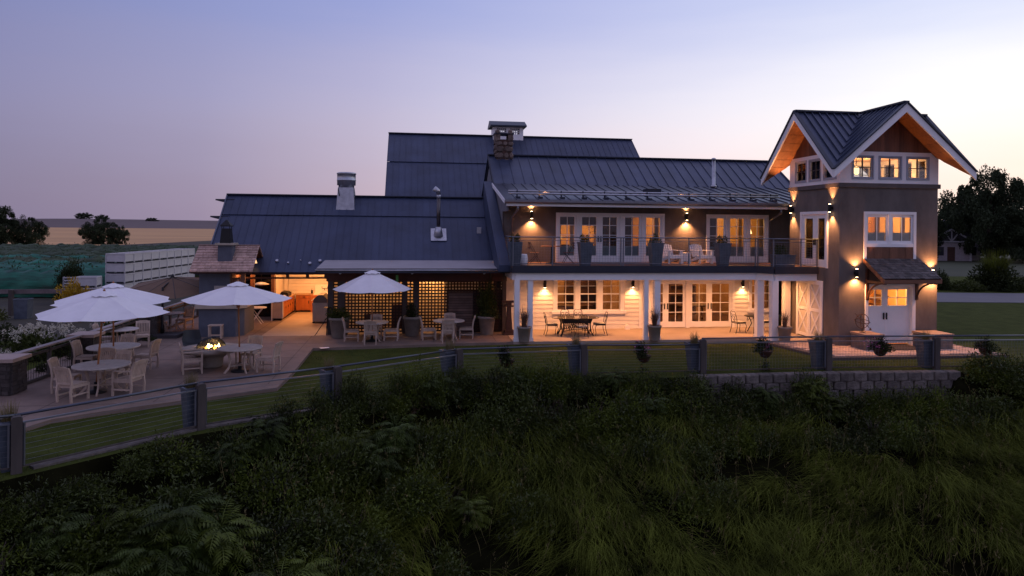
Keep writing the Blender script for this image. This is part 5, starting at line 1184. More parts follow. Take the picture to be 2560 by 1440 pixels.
# ================================================================== POTS AND PLANTS
def np_leaves(base, dirs, ups, ln, wd_):
    """rhombic leaves: arrays of base points, unit directions, side vectors, lengths and widths"""
    b = base; n = len(b); s = np.cross(dirs, ups); s /= np.linalg.norm(s, axis=1, keepdims=True)+1e-9
    dr = np.cross(s, dirs)
    L_ = ln[:, None]; W = wd_[:, None]
    V = np.stack([b, b+dirs*L_*.45+s*W*.5+dr*W*.12, b+dirs*L_-dr*L_*.12, b+dirs*L_*.45-s*W*.5+dr*W*.12], 1).reshape(-1, 3)
    return V, np.arange(n*4).reshape(n, 4)
def unit(a): return a/(np.linalg.norm(a, axis=1, keepdims=True)+1e-9)
def rnd_dirs(n, up=.3):
    d = RNG.normal(size=(n, 3)); d[:, 2] += up; return unit(d)
def leafy_mesh(name, mat, n, size, lobes, leaf=.09, w=.5, up=.3, hollow=.5):
    """leaves spread through several clumps; size = (rx, ry, rz) of the whole crown standing on z=0"""
    k = lobes; c = RNG.normal(size=(k, 3)); c = unit(c)*RNG.uniform(.35, .75, (k, 1)); c[:, 2] = np.abs(c[:, 2])*1.0
    cr = RNG.uniform(.22, .45, k); pick = RNG.integers(0, k, n)
    d = rnd_dirs(n, .0); r = cr[pick]*RNG.uniform(hollow, 1.05, n)**.7
    p = c[pick]+d*r[:, None]; p[:, 2] = np.abs(p[:, 2])
    p = p*np.array([size[0], size[1], size[2]])
    out = unit(p/np.array(size)+RNG.normal(size=(n, 3))*.55); out[:, 2] += up*RNG.uniform(-.6, 1, n); out = unit(out)
    V, F = np_leaves(p, out, rnd_dirs(n, 1), RNG.uniform(.6, 1.3, n)*leaf, RNG.uniform(.7, 1.2, n)*leaf*w)
    return np_mesh(name, V, F, mat)
def blade_mesh(name, mat, n, h, spread, w=.012, curve=.5, base=.1, segs=3, hv=.35):
    """arching blades rising from a tuft"""
    a = RNG.uniform(0, 2*PI, n); rb = base*np.sqrt(RNG.uniform(0, 1, n)); b = np.stack([rb*np.cos(a), rb*np.sin(a), np.zeros(n)], 1)
    a2 = a+RNG.normal(size=n)*.6; hh = h*RNG.uniform(1-hv, 1+hv, n); sp = spread*RNG.uniform(.1, 1, n)
    o = np.stack([np.cos(a2), np.sin(a2), np.zeros(n)], 1); side = np.stack([-np.sin(a2), np.cos(a2), np.zeros(n)], 1)
    V = np.zeros((n, (segs+1)*2, 3)); 
    for i in range(segs+1):
        f = i/segs; p = b+o*(sp*(f**1.7))[:, None]; p[:, 2] += hh*(f-curve*f**2.6*(sp/spread)); ww = w*(1-f*.85)
        V[:, 2*i] = p-side*ww; V[:, 2*i+1] = p+side*ww
    idx = np.arange(n*(segs+1)*2).reshape(n, -1); F = np.concatenate([np.stack([idx[:, 2*i], idx[:, 2*i+1], idx[:, 2*i+3], idx[:, 2*i+2]], 1) for i in range(segs)])
    return np_mesh(name, V.reshape(-1, 3), F, mat)
g_dark = M('leaf_dark', (.028, .038, .012), .6, var=.5, scale=1.2, spec=.15, world=True, translucent=.2)
g_mid = M('leaf_mid', (.050, .064, .014), .6, var=.45, scale=1.5, spec=.15, world=True, translucent=.2)
g_yel = M('leaf_yellow_green', (.085, .095, .022), .55, var=.3, scale=2, world=True, translucent=.25)
g_grass = M('long_grass', (.080, .096, .014), .75, var=.95, scale=1.3, spec=.06, world=True, translucent=.2)
g_straw = M('dry_grass', (.16, .13, .055), .7, var=.3, world=True, translucent=.2)
g_red = M('red_grass', (.11, .06, .042), .7, var=.3, world=True)
g_pink = M('pink_petal', (.46, .11, .28), .6, var=.3, scale=8, world=True)
g_white = M('white_petal', (.56, .53, .43), .6, var=.2, scale=8, world=True)
g_gold = M('gold_leaf', (.46, .30, .02), .6, var=.4, scale=4, world=True)
bark = M('bark', (.06, .045, .035), .9, var=.3)

def clay_pot(u, v, r, h, label, plant, group):
    t = hthing('clay_pot', label, 'pot', u, v, .005, 0, group)
    MB().lathe([(r*.70, 0), (r*.72, .02), (r*.93, h*.86), (r*1.0, h*.87), (r*1.03, h*.90), (r*1.03, h*.98), (r*.98, h), (r*.86, h), (r*.84, h-.06), (.01, h-.06)], 28).build('pot', pot_clay, t, True)
    plant(t, u, v, h-.05); return t
def pl(parent_label, name, u, v, z, mesh, rz=0, sc=1, group=None, cat='plant', mat=None):
    o = ob(name, mesh, None); o.location = P(u, v, z); o.rotation_euler = (0, 0, rz); o.scale = (sc, sc, sc); tag(o, parent_label, cat, group); return o
tuft_red = blade_mesh('tuft', g_red, 170, .75, .42, .009, .35, .08)
tuft_green = blade_mesh('tuft', g_straw, 140, .36, .16, .006, .2, .12)
bush_pot = leafy_mesh('foliage', g_mid, 1500, (.62, .55, .62), 14, .09, .5)
tall_pot = leafy_mesh('foliage', g_mid, 1700, (.50, .45, 1.7), 16, .11, .35)
thin_pot = leafy_mesh('foliage', g_dark, 500, (.35, .3, .6), 9, .10, .4)
tall_blades = blade_mesh('blades', g_mid, 90, 1.5, .6, .012, .3, .12)
for u, v, lb in ((.46, .0, 'first'), (5.68, -.06, 'second'), (10.75, -.85, 'third')):
    nm = {'first': 'at the left end post of the porch', 'second': 'at the middle porch posts', 'third': 'before the right corner post of the porch'}[lb]
    clay_pot(u, v, .275, .60, 'grey clay pot '+nm, lambda t, a, b, z: None, 'grey clay pots along the porch')
    pl('spiky reddish grass growing in the clay pot '+nm, 'potted_grass', u, v, .56, tuft_red, u, {'first': 1, 'second': .95, 'third': .8}[lb], 'reddish grasses in the porch pots')
clay_pot(-6.68, 1.72, .42, .80, 'large clay pot with a low bush beside the kitchen opening', lambda t, a, b, z: None, 'large clay pots along the lattice')
pl('low bushy green plant in the large pot beside the kitchen opening', 'potted_bush', -6.68, 1.72, .70, bush_pot)
clay_pot(-3.82, 1.95, .38, .78, 'large clay pot with a sparse plant between the two lattice tables', lambda t, a, b, z: None, 'large clay pots along the lattice')
pl('sparse dark plant in the pot between the two lattice tables', 'potted_bush', -3.82, 1.95, .70, thin_pot)
clay_pot(-.78, 2.0, .37, .76, 'large clay pot with a tall plant at the right end of the lattice', lambda t, a, b, z: None, 'large clay pots along the lattice')
o = pl('tall green plant in the pot at the right end of the lattice', 'potted_bush', -.78, 2.0, .68, tall_pot); ob('blades', tall_blades, None, o)
ob('skirt', leafy_mesh('foliage', g_yel, 500, (.75, .45, .4), 9, .08, .5), None, o)
def zinc_pot(loc, wt, wb, h, label, group, rz=0, grp=True, mat=zinc):
    t = thing('zinc_planter', label, 'planter', loc, rz, group)
    a, b = wt/2, wb/2; frus(MB(), -b, b, -b, b, 0, -a, a, -a, a, h-.05).build('body', mat, t)
    frame_ = MB(); c = a+.015
    frame_.box(-c, -c, h-.05, c, -a+.03, h).box(-c, a-.03, h-.05, c, c, h).box(-c, -a+.03, h-.05, -a+.03, a-.03, h).box(a-.03, -a+.03, h-.05, c, a-.03, h); frame_.build('rim', mat, t)
    MB().box(-a+.03, -a+.03, h-.06, a-.03, a-.03, h-.03).build('soil', soil, t); return t
small_bush = [leafy_mesh('foliage', g_mid, 420, (.28, .28, .42), 8, .07, .5) for _ in range(2)]
for u, nm in ((.12, 'at the left corner of the balcony'), (2.92, 'before the left balcony doors'), (5.82, 'left of the white lounge chairs'), (8.66, 'right of the white lounge chairs')):
    p = P(u, .30, 2.93); zinc_pot(p, .52, .36, .94, 'tall tapered zinc planter '+nm, 'tall zinc planters on the balcony', A8)
    pl('small leafy plant in the zinc planter '+nm, 'potted_plant', u, .30, 3.82, small_bush[int(u) % 2], u, 1.0)
t = hthing('zinc_trough', 'wide rectangular zinc planter at the balcony corner by the tower', 'planter', 10.95, -.28, 2.93)
frus(MB(), -.40, .40, -.2, .2, 0, -.44, .44, -.23, .23, .46).build('body', zinc, t); MB().box(-.46, -.25, .46, .46, .25, .50).build('rim', zinc, t)
pl('low dark shrub growing in the wide zinc planter', 'potted_plant', 10.85, -.28, 3.42, small_bush[0], 2, 1.15)

# ================================================================== FENCE ALONG THE LAWN EDGE
fn = thing('cable_fence', 'post and pipe fence with thin cables along the lawn edge', 'fence', (0, 0, 0))
post_z = [.98, .98, .98, .97, .95, .90, .98, .98, .98, .98, .98]
rail_z = [.90, .90, .90, .89, .86, .80, .76, .95, .95, .95, .95]
FP = [Vector((x, y, 0)) for x, y in FN]
for i, p in enumerate(FP):
    if i in (0, 10): continue
    zt_ = [0, .93, .92, .92, .90, .88, .97, .96, .96, .96, 0][i]
    q = FP[min(i+1, 10)]-FP[i-1]; a = math.atan2(q.y, q.x)
    o = MB().prism([(-.085, -1.0), (.085, -1.0), (.085, zt_-.03), (.055, zt_), (-.055, zt_), (-.085, zt_-.03)], 'y', -.085, .085).build('post', fence_wood, fn); o.location = p; o.rotation_euler = (0, 0, a)
for i in range(10):
    a, b = FP[i], FP[i+1]; right = i >= 6
    za, zb = (.955, .955) if right else ([.90, .90, .89, .87, .84, .80, 0][i], [.90, .89, .87, .84, .80, .77, 0][i])
    d = (b-a).normalized(); back = Vector((-d.y, d.x, 0))*.09
    MB().tube([a+back+Vector((0, 0, za+.03)), b+back+Vector((0, 0, zb+.03))], .027, 8).build('top_rail', M('rail_pipe', (.075, .085, .11), .35, .6), fn, True)
    a2, b2 = a+d*.09, b-d*.09
    MB().box(-.5, -.5, -.5, .5, .5, .5) if False else None
    MB().bar(a2+Vector((0, 0, za-.10)), b2+Vector((0, 0, zb-.10)), .05, .03).build('mid_rail', fence_metal, fn)
    MB().bar(a2+Vector((0, 0, .0)), b2+Vector((0, 0, .0)), .03, .03).build('bottom_rail', fence_wood, fn)
    for e_, s_ in ((a2, 1), (b2, -1)): q = e_+d*.02*s_; MB().bar(q+Vector((0, 0, .01)), q+Vector((0, 0, za-.115)), .04, .04).build('stile', fence_metal, fn)
    mb = MB()
    if right:
        ln = (b2-a2).length; n = int(ln/.10)
        for k_ in range(1, n): p = a2.lerp(b2, k_/n); mb.bar(p+Vector((0, 0, .02)), p+Vector((0, 0, za-.11)), .004)
        for k_ in range(1, 9): mb.bar(a2+Vector((0, 0, .02+k_*.1)), b2+Vector((0, 0, .02+k_*.1)), .004)
    else:
        for k_ in range(1, 8): mb.bar(a2+Vector((0, 0, .01+k_*(za-.12)/8)), b2+Vector((0, 0, .01+k_*(zb-.12)/8)), .005)
    mb.build('cables' if not right else 'wire_mesh', fence_metal, fn, kind='stuff', fix=False)
# zinc tubs behind the posts with dry grass
nmz = {1: 'behind the nearest fence post', 2: 'behind the second fence post from the left', 3: 'behind the fence post below the lawn corner', 4: 'where the fence bends before the lattice', 5: 'behind the fence post before the oval table', 6: 'behind the stepped fence post', 7: 'behind the fence post before the barn doors', 8: 'behind the fence post before the entrance'}
for i, nm in nmz.items():
    p = FP[i]; d = (FP[i+1]-FP[i-1]).normalized(); back = Vector((-d.y, d.x, 0)); q = p+back*(.33 if i > 3 else .27)-d*(.14 if i > 3 else .10); q.z = -.1
    zinc_pot(q, .46 if i > 3 else .34, .30 if i > 3 else .24, .92, 'tapered zinc tub '+nm, 'zinc tubs along the fence', math.atan2(d.y, d.x))
    o = ob('dry_grass', tuft_green, None); o.location = q+Vector((0, 0, .86)); tag(o, 'tuft of dry grass in the zinc tub '+nm, 'plant', None); o.rotation_euler = (0, 0, i)
# flower baskets hung on the fence
fl_leaf = leafy_mesh('foliage', g_dark, 900, (.42, .36, .42), 12, .075, .5, up=-.3); fl_pink = leafy_mesh('flowers', g_pink, 90, (.34, .28, .44), 10, .06, .9, hollow=.9); fl_trail = leafy_mesh('trailing_stems', g_dark, 260, (.20, .16, .75), 8, .08, .4, up=-.8)
for px, sl, nm, pk, tr in ((-.12, 4, 'before the left end of the porch', .35, 1), (4.15, 5, 'before the middle porch posts', 1, 1), (8.15, 6, 'before the right corner of the porch', .3, 1), (12.1, 7, 'before the entrance steps', 1.4, 0), (15.8, 8, 'at the far right of the walk', 0, 0)):
    y = float(fy(px)); t = thing('flower_basket', 'dark hanging flower basket on the fence '+nm, 'flower basket', (px, y+.16, .45 if px < 6 else .52), RNG.uniform(0, 3), 'flower baskets along the fence')
    MB().lathe([(.05, -.2), (.15, -.15), (.23, .02), (.24, .04)], 14).build('basket', dark_wood, t, True); ob('foliage', fl_leaf, None, t)
    MB().tube([(0, .0, .0), (0, -.1, .36)], .008).build('hook', iron, t)
    if pk: o = ob('flowers', fl_pink, None, t, 'stuff'); o.location = (.05, -.05, .1); o.scale = (pk, pk, .9)
    if tr: o = ob('trailing_stems', fl_trail, None, t); o.location = (0, 0, -.75)
# ================================================================== GARDEN SIDE: piers, rail, hydrangeas
gpts = [Vector((-13.2, 18.25, 0)), Vector((-13.5, 22.25, 0)), Vector((-14.25, 27.6, 0)), Vector((-15.1, 34.0, 0))]
for i, (p, nm) in enumerate(zip(gpts, ('nearest the camera', 'beside the second umbrella table', 'behind the brown umbrella', ''))):
    if not nm: continue
    t = thing('stone_pier', 'dark stone pier with pale cap at the patio edge '+nm, 'pier', p, .12, 'stone piers along the garden rail'); s = .34 if i == 0 else .3
    MB().box(-s, -s, -.6, s, s, .86).build('core', M('pier_mortar', (.05, .045, .045), .9), t)
    for zz in range(8):
        x = -s
        while x < s-.02:
            w_ = random.uniform(.14, .3); b = min(x+w_, s); 
            for face in (0, 1):
                o = MB().box(x+.006, -s-.03-random.uniform(0, .02), .0, b-.006, -s, .098).build('stone', M('pier_stone', (.058, .048, .045), .9, var=.3, rnd=.3, scale=5, bump=.5), t); o.location = (0, 0, .02+zz*.104); o.rotation_euler = (0, 0, face*PI/2)
            x += w_
    MB().box(-s-.1, -s-.1, .86, s+.1, s+.1, .95).build('cap', M('pier_cap', (.36, .27, .23), .6, var=.15), t)
for i in range(3):
    a, b = gpts[i], gpts[i+1]; d = (b-a).normalized(); a2, b2 = a+d*.42, b-d*.42
    t = thing('garden_rail', ('flat topped wooden rail between the two nearest stone piers', 'flat topped wooden rail behind the small garden table', 'flat topped wooden rail running behind the fireplace')[i], 'rail', a2, 0, 'garden rails between the stone piers'); q = b2-a2
    MB().bar((0, 0, .93), q+Vector((0, 0, .93)), .20, .045).build('cap_rail', M('rail_cap', (.24, .20, .19), .55, var=.2), t); MB().bar((0, 0, .78), q+Vector((0, 0, .78)), .05, .07).build('mid_rail', fence_wood, t); MB().bar((0, 0, .05), q+Vector((0, 0, .05)), .06, .08).build('bottom_rail', fence_wood, t)
    n = max(2, int(q.length/1.6))
    for k_ in range(n+1): p = q*(k_/n); MB().bar(p+Vector((0, 0, -.3)), p+Vector((0, 0, .90)), .08, .08).build('post', fence_wood, t)
    mb = MB()
    for k_ in range(1, int(q.length/.12)): p = q*(k_*.12/q.length); mb.bar(p+Vector((0, 0, .08)), p+Vector((0, 0, .76)), .008)
    mb.build('bars', iron, t, kind='stuff', fix=False)
hb = leafy_mesh('foliage', g_mid, 2600, (1.5, 1.2, 1.1), 22, .16, .6)
def flowerheads(n, r):
    B = []; D = []
    for i in range(n):
        a = RNG.uniform(0, 2*PI); f = math.sqrt(RNG.uniform(0, 1)); c = np.array([1.45*f*math.cos(a), 1.15*f*math.sin(a), .70+.42*math.sqrt(max(0, 1-f*f))+RNG.uniform(-.16, .1)])
        k = 44; d = RNG.normal(size=(k, 3)); d[:, 2] += .3; d = unit(d); s = RNG.uniform(.6, 1.15)*r; q = c+d*np.array([s, s, s*1.5])*RNG.uniform(.5, 1, (k, 1)); B.append(q); D.append(d)
    B = np.concatenate(B); D = np.concatenate(D); m = len(B); V, F = np_leaves(B, unit(D+RNG.normal(size=(m, 3))*.8), rnd_dirs(m, 0), RNG.uniform(.022, .042, m), RNG.uniform(.02, .036, m)); return np_mesh('flowers', V, F, g_white)
for x, y, s, lb in ((-15.9, 23.6, 1.05, 'white flowering hydrangea behind the two overlapping umbrellas'), (-15.1, 19.6, .9, 'white flowering hydrangea at the left picture edge by the nearest pier'), (-16.3, 20.9, .8, 'white hydrangea between the two other white ones'), (-16.0, 28.6, .8, 'hydrangea with few blossoms behind the brown umbrella')):
    t = thing('hydrangea', lb, 'shrub', (x, y, -.25), RNG.uniform(0, 6)); t.scale = (s, s, s)
    ob('foliage', hb, None, t); o = ob('flowers', flowerheads(74 if s > .8 else 26, .075), None, t, 'stuff')
low_bush = [leafy_mesh('foliage', g_dark, 1300, (.9, .8, .7), 14, .12, .5) for _ in range(2)]+[leafy_mesh('foliage', g_yel, 900, (.7, .6, .5), 12, .1, .5)]
for x, y, s, k_, lb in ((-14.0, 21.0, .75, 0, 'dark bush right behind the nearest garden rail'), (-14.15, 19.2, .6, 1, 'dark bush behind the nearest stone pier'), (-14.6, 24.6, .8, 1, 'dark bush behind the rail at the small garden table'), (-13.9, 20.0, .6, 2, 'yellow green border plant between the nearest pier and the first teak table'), (-14.3, 22.9, .7, 0, 'dark border shrub behind the small garden table'), (-17.6, 22.0, 1.3, 0, 'dark shrub behind the hydrangeas at the left edge'), (-18.4, 25.8, 1.2, 1, 'dark low shrub left of the hydrangea bed'), (-17.0, 31.0, 1.1, 1, 'dark shrub behind the brown umbrella'), (-20.5, 27.8, 1.1, 0, 'low dark shrub near the grey zinc post at the left'), (-24.5, 33.0, 1.4, 2, 'sandy green shrub below the wooden rail fence'), (-13.35, 19.7, .42, 2, 'small yellow flowering plant at the foot of the nearest garden rail'), (-13.75, 26.6, .7, 0, 'dark shrub under the far garden rail')):
    o = ob('border_shrub', low_bush[k_], None); o.location = (x, y, -.25); o.scale = (s, s, s); o.rotation_euler = (0, 0, x); tag(o, lb, 'shrub')
gs = leafy_mesh('foliage', g_gold, 5200, (1.0, .9, 1.35), 20, .13, .35, up=.6)
o = ob('golden_shrub', gs, None); o.location = (-20.7, 33.4, -.25); o.scale = (1, 1, 1.6); tag(o, 'golden yellow shrub beside the white picking bins', 'shrub')
cn = leafy_mesh('foliage', g_dark, 11000, (1.0, 1.0, 1.5), 34, .11, .4, up=.8, hollow=.2)
t = thing('columnar_conifer', 'dark columnar conifer in front of the netted vineyard', 'tree', (-27.0, 43.0, -.5)); o = ob('crown', cn, None, t); o.scale = (1, 1, 2.0); o.location = (0, 0, .2); MB().tube([(0, 0, -.2), (0, 0, 1.5)], .12).build('trunk', bark, t)
# wooden rail fence and zinc post in the garden
t = thing('rail_fence', 'weathered wooden rail fence in front of the green vineyard nets', 'fence', (-40, 35.2, -.4))
for x in (0, 5, 10.2, 14.85, 20): MB().box(x-.09, -.09, -.2, x+.09, .09, 1.45).build('post', fence_wood, t)
MB().bar((-1, -.12, 1.30), (10.2, -.12, 1.32), .06, .24).bar((10.2, -.13, 1.32), (24.5, .9, 1.42), .06, .22).build('rail', M('old_rail', (.15, .12, .12), .8, var=.3), t); MB().bar((-1, .1, .6), (14, .1, .6), .05, .12).build('rail', fence_wood, t)
zinc_pot((-23.7, 34.0, -.3), .62, .55, 1.05, 'dark square zinc planter standing alone beneath the wooden rail fence', None, .2)
# netted vineyard rows
net = M('vineyard_net', (.006, .092, .056), .6, var=.95, scale=.8, world=True, stretch=(.5, 1, 3.5), bump=.8, bscale=3); vine = M('vine_leaf', (.03, .055, .018), .6, var=.4, scale=.8, world=True, translucent=.15)
random.seed(21)
for r_ in range(14):
    y = 46.5+r_*3.3+max(0, r_-6)*1.6; xs = np.linspace(-96, -12 if r_ > 4 else -27.5, 300 if r_ < 6 else 180); n = len(xs); ph = RNG.uniform(0, 9)
    nzx = sum(RNG.uniform(.3, 1)*np.sin(xs*f+RNG.uniform(0, 6)) for f in (.4, .9, 1.7, 3.1, 5.3))/3
    prof = [(-.62, .05), (-.72, .55), (-.62, 1.1), (-.38, 1.62), (0, 1.85), (.4, 1.6), (.6, 1.0), (.65, .05)]; V = []
    for j, (py, pz) in enumerate(prof):
        w_ = sum(RNG.uniform(.3, 1)*np.sin(xs*f+j*.7+RNG.uniform(0, 6)) for f in (.7, 1.6, 3.3))/3
        V.append(np.stack([xs, y+py+.30*w_, -.5+pz*(1+.13*nzx)+.10*w_], 1))
    V = np.concatenate(V); V[:, 2] = -.5+(V[:, 2]+.5)*np.sqrt(np.clip((xs[-1]-V[:, 0])/1.5, 0, 1)); i_ = np.arange(len(prof)*n).reshape(len(prof), n); F = np.stack([i_[:-1, :-1].ravel(), i_[:-1, 1:].ravel(), i_[1:, 1:].ravel(), i_[1:, :-1].ravel()], 1)
    t = ob('vineyard_row', np_mesh('vineyard_row', V, F, net if r_ not in (4, 5, 7, 8, 9, 10, 11, 12, 13) else vine, True)); tag(t, ['nearest row of vines draped in teal bird netting', 'second nearest row of teal netted vines', 'third row of teal netted vines from the near edge', 'fourth row of teal netted vines from the near edge', 'first green unnetted row of vines behind the teal nets', 'second green unnetted row of vines behind the teal nets', 'single teal netted row among the green rows', 'green row of vines just behind the single far teal row', 'sixth row of green vines from the wheat', 'fifth row of green vines from the wheat', 'fourth row of green vines from the wheat', 'third row of green vines from the wheat', 'second row of green vines from the wheat', 'farthest row of vines against the wheat field'][r_], 'vineyard row', 'rows of vines beyond the garden')
    m_ = 420; px = RNG.uniform(-90, xs[-1]-.5, m_); V, F = np_leaves(np.stack([px, y+RNG.uniform(-.3, .3, m_), 1.25+RNG.uniform(-.1, .25, m_)], 1), rnd_dirs(m_, .8), rnd_dirs(m_, .3), RNG.uniform(.10, .30, m_), RNG.uniform(.05, .11, m_)); ob('shoots', np_mesh('shoots', V, F, vine), None, t, 'stuff')
# white picking bins
binw = M('bin_plastic', (.52, .50, .50), .55, var=.08, scale=4, rnd=.06); slot = M('bin_slot', (.03, .03, .035), .8)
def bin_proto():
    t = thing('picking_bin', '', 'bin', (0, 0, 0), 0, 'white picking bins stacked beside the barn'); w_, h_ = 1.16, .60
    MB().box(-w_/2, -w_/2, .1, w_/2, -w_/2+.05, h_).box(-w_/2, w_/2-.05, .1, w_/2, w_/2, h_).box(-w_/2, -w_/2+.05, .1, -w_/2+.05, w_/2-.05, h_).box(w_/2-.05, -w_/2+.05, .1, w_/2, w_/2-.05, h_).box(-w_/2+.05, -w_/2+.05, .1, w_/2-.05, w_/2-.05, .15).build('box', binw, t)
    mb = MB(); e = w_/2
    for s in (-1, 1):
        mb.box(-e-.02, s*e-.02, h_-.06, e+.02, s*e+.02, h_+.01); mb.box(s*e-.02, -e+.02, h_-.06, s*e+.02, e-.02, h_+.01)
        for c_ in (-1, 1): mb.box(s*e-.03, c_*e-.03, .0, s*e+.03, c_*e+.03, h_-.06)
    mb.build('rim', binw, t)
    mb = MB()
    for s in (-1, 1):
        for c_ in (-.28, .28): mb.box(c_-.2, s*e*1.004-.003, .0, c_+.2, s*e*1.004+.003, .09); mb.box(s*e*1.004-.003, c_-.2, .0, s*e*1.004+.003, c_+.2, .09)
    mb.build('fork_slot', slot, t)
    return t
bp_ = bin_proto(); first = True; bd_ = Vector((-.045, 1, 0)).normalized()
rown = ['bottom', 'second', 'third', 'top']
for c_ in range(9):
    for r_ in range(4):
        p = Vector((-24.4-.6, 44.7, .02+r_*.635))+bd_*1.2*c_; lb = 'white picking bin in the %s layer, %s column from the near end' % (rown[r_], ['first', 'second', 'third', 'fourth', 'fifth', 'sixth', 'seventh', 'eighth', 'ninth'][c_])
        if first: bp_.location = p; bp_.rotation_euler = (0, 0, .045); bp_['label'] = lb; first = False
        else: dup(bp_, p, .045, lb)
for r_ in range(2): dup(bp_, (-25.35, 41.9, .0+r_*.635), .3, 'white picking bin %s, apart before the near end of the stack' % ('under one other' if r_ == 0 else 'on top of one other'))
t = thing('wire_crate', 'pale patterned crate beside the golden shrub', 'crate', (-26.6, 42.4, .0), .4)
for sx in (-.4, .4):
    for sy in (-.4, .4): MB().box(sx-.03, sy-.03, 0, sx+.03, sy+.03, 1.2).build('post', galv, t)
mb = MB()
for k_ in range(7): mb.box(-.4, -.43, .1+k_*.17, .4, -.41, .18+k_*.17); mb.box(-.43, -.4, .1+k_*.17, -.41, .4, .18+k_*.17)
mb.build('slats', binw, t)

# ================================================================== FAR LANDSCAPE
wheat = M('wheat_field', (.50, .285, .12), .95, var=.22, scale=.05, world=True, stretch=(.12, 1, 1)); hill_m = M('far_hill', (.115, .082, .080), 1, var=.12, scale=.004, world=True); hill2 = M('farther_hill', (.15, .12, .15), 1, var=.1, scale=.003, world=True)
terrain('wheat_field', np.linspace(-1400, 60, 60), np.linspace(120, 700, 30), wheat, lambda X, Y: np.where(Y < 125, -.6, -1.0+(Y-120)*.0012))
terrain('hill', np.linspace(-2600, 900, 200), np.linspace(690, 1900, 26), hill_m, lambda X, Y: -.6+np.clip((Y-690)/500, 0, 1)*(5.6+1.0*np.sin(X*.013)+6.5*np.exp(-((X+735)/150)**2)+2.6*np.exp(-((X+520)/110)**2))+np.clip((Y-1200)/600, 0, 1)*1.5)
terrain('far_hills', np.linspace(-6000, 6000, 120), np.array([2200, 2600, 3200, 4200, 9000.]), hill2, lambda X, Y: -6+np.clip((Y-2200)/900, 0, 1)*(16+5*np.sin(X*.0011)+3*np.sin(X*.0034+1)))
terrain('plain', np.linspace(-6000, 6000, 40), np.array([-400, -60, 60, 240, 700, 1500, 2500.]), far_m, lambda X, Y: np.full_like(X, -9.6)+np.clip((Y-80)/160, 0, 1)*7.9)
struct(MB().box(20, 44.5, -.35, 240, 51.2, -.075).build('road', M('road_gravel', (.125, .12, .135), .9, var=.1, scale=.4, world=True)))
def tree(name, lb, x, y, w_, h_, mesh, z=-.5, trunk=.25, group=None, rz=0):
    t = thing(name, lb, 'tree', (x, y, z), rz, group); o = ob('crown', mesh, None, t); o.scale = (w_/2, w_/2, h_*(1-trunk)); o.location = (0, 0, h_*trunk)
    mb = MB().tube([(0, 0, -.3), (.02*h_, 0, h_*.35), (-.01*h_, .01*h_, h_*.75)], [h_*.035, h_*.025, h_*.008], 7)
    for k_ in range(6): a = k_*1.05; mb.tube([(0, 0, h_*(.25+.06*k_)), (math.cos(a)*w_*.16, math.sin(a)*w_*.16, h_*(.42+.07*k_)), (math.cos(a)*w_*.3, math.sin(a)*w_*.3, h_*(.52+.07*k_))], [h_*.012, h_*.008, h_*.003], 5)
    mb.build('trunk', bark, t); return t
g_tree = M('tree_leaf', (.034, .047, .024), .7, var=.55, scale=.3, spec=.1, world=True, translucent=.15)
def crown_mesh(n, k, leaf, seed, top=1.0):
    """unit crown (radius 1, height 1, standing on z=0) of leaf clumps with gaps between them"""
    rg = np.random.default_rng(seed); c = []
    while len(c) < k:
        p = rg.uniform(-1, 1, 3); p[2] = (p[2]+1)/2; w_ = math.sqrt(max(0, 1-((p[2]-.42)/.58)**2)) if p[2] > .42 else .72+.28*p[2]/.42
        if math.hypot(p[0], p[1]) < w_*.92: c.append(p)
    c = np.array(c); cr = rg.uniform(.06, .17, k); pick = rg.integers(0, k, n); d = rg.normal(size=(n, 3)); d /= np.linalg.norm(d, axis=1, keepdims=True)
    p = c[pick]+d*(cr[pick]*rg.uniform(.1, 1, n)**.6)[:, None]*np.array([1, 1, .8]); dd = unit(d+rg.normal(size=(n, 3))*.7); dd[:, 2] -= .2
    V, F = np_leaves(p, unit(dd), rnd_dirs(n, 1), rg.uniform(.6, 1.3, n)*leaf, rg.uniform(.5, .9, n)*leaf); return np_mesh('crown', V, F, g_tree)
CR = [crown_mesh(38000, 130, .034, 31), crown_mesh(36000, 150, .036, 32), crown_mesh(34000, 110, .038, 33)]
tree('broadleaf_tree', 'tall dark tree rising above the tower eave at the right', 71, 104, 15, 13.6, CR[0], -.1, .12, rz=1.0)
for x, y, w_, h_, m_, lb in ((61.5, 108, 11, 8.6, 1, 'dark tree close behind the right edge of the tower'), (83, 112, 19, 9.4, 1, 'broad dark tree at the right picture edge'), (77, 118, 15, 10.2, 2, 'dark tree in the gap between the tallest tree and the right edge'), (67, 125, 15, 10, 2, 'dark tree behind the small gabled house'), (74.5, 99, 10, 8.0, 1, 'low dark tree right of the small gabled house'), (82, 101, 11, 7.5, 0, 'lower dark tree at the right picture edge in front of the broad one'), (94, 108, 16, 10, 0, 'dark tree just past the right picture edge'), (58, 116, 12, 10.5, 0, 'dark tree hidden mostly by the tower')):
    tree('broadleaf_tree', lb, x, y, w_, h_, CR[m_], -.1, .1, 'dark trees beyond the road', rz=x)
tree('broadleaf_tree', 'dark rounded tree at the left picture edge beyond the vineyard', -112, 150, 14, 9.2, CR[2], -1, .06, rz=.4); tree('broadleaf_tree', 'smaller dark tree beside the one at the left picture edge', -105, 152, 8, 6.5, CR[1], -1, .06)
t = tree('broadleaf_tree', 'low dome shaped tree standing in the wheat field', -106, 180, 10.5, 6.6, CR[1], -1.2, .03, rz=2); t2 = tree('broadleaf_tree', 'small bush right of the dome shaped tree in the wheat', -101.5, 181, 5, 4.8, CR[0], -1.2, .03)
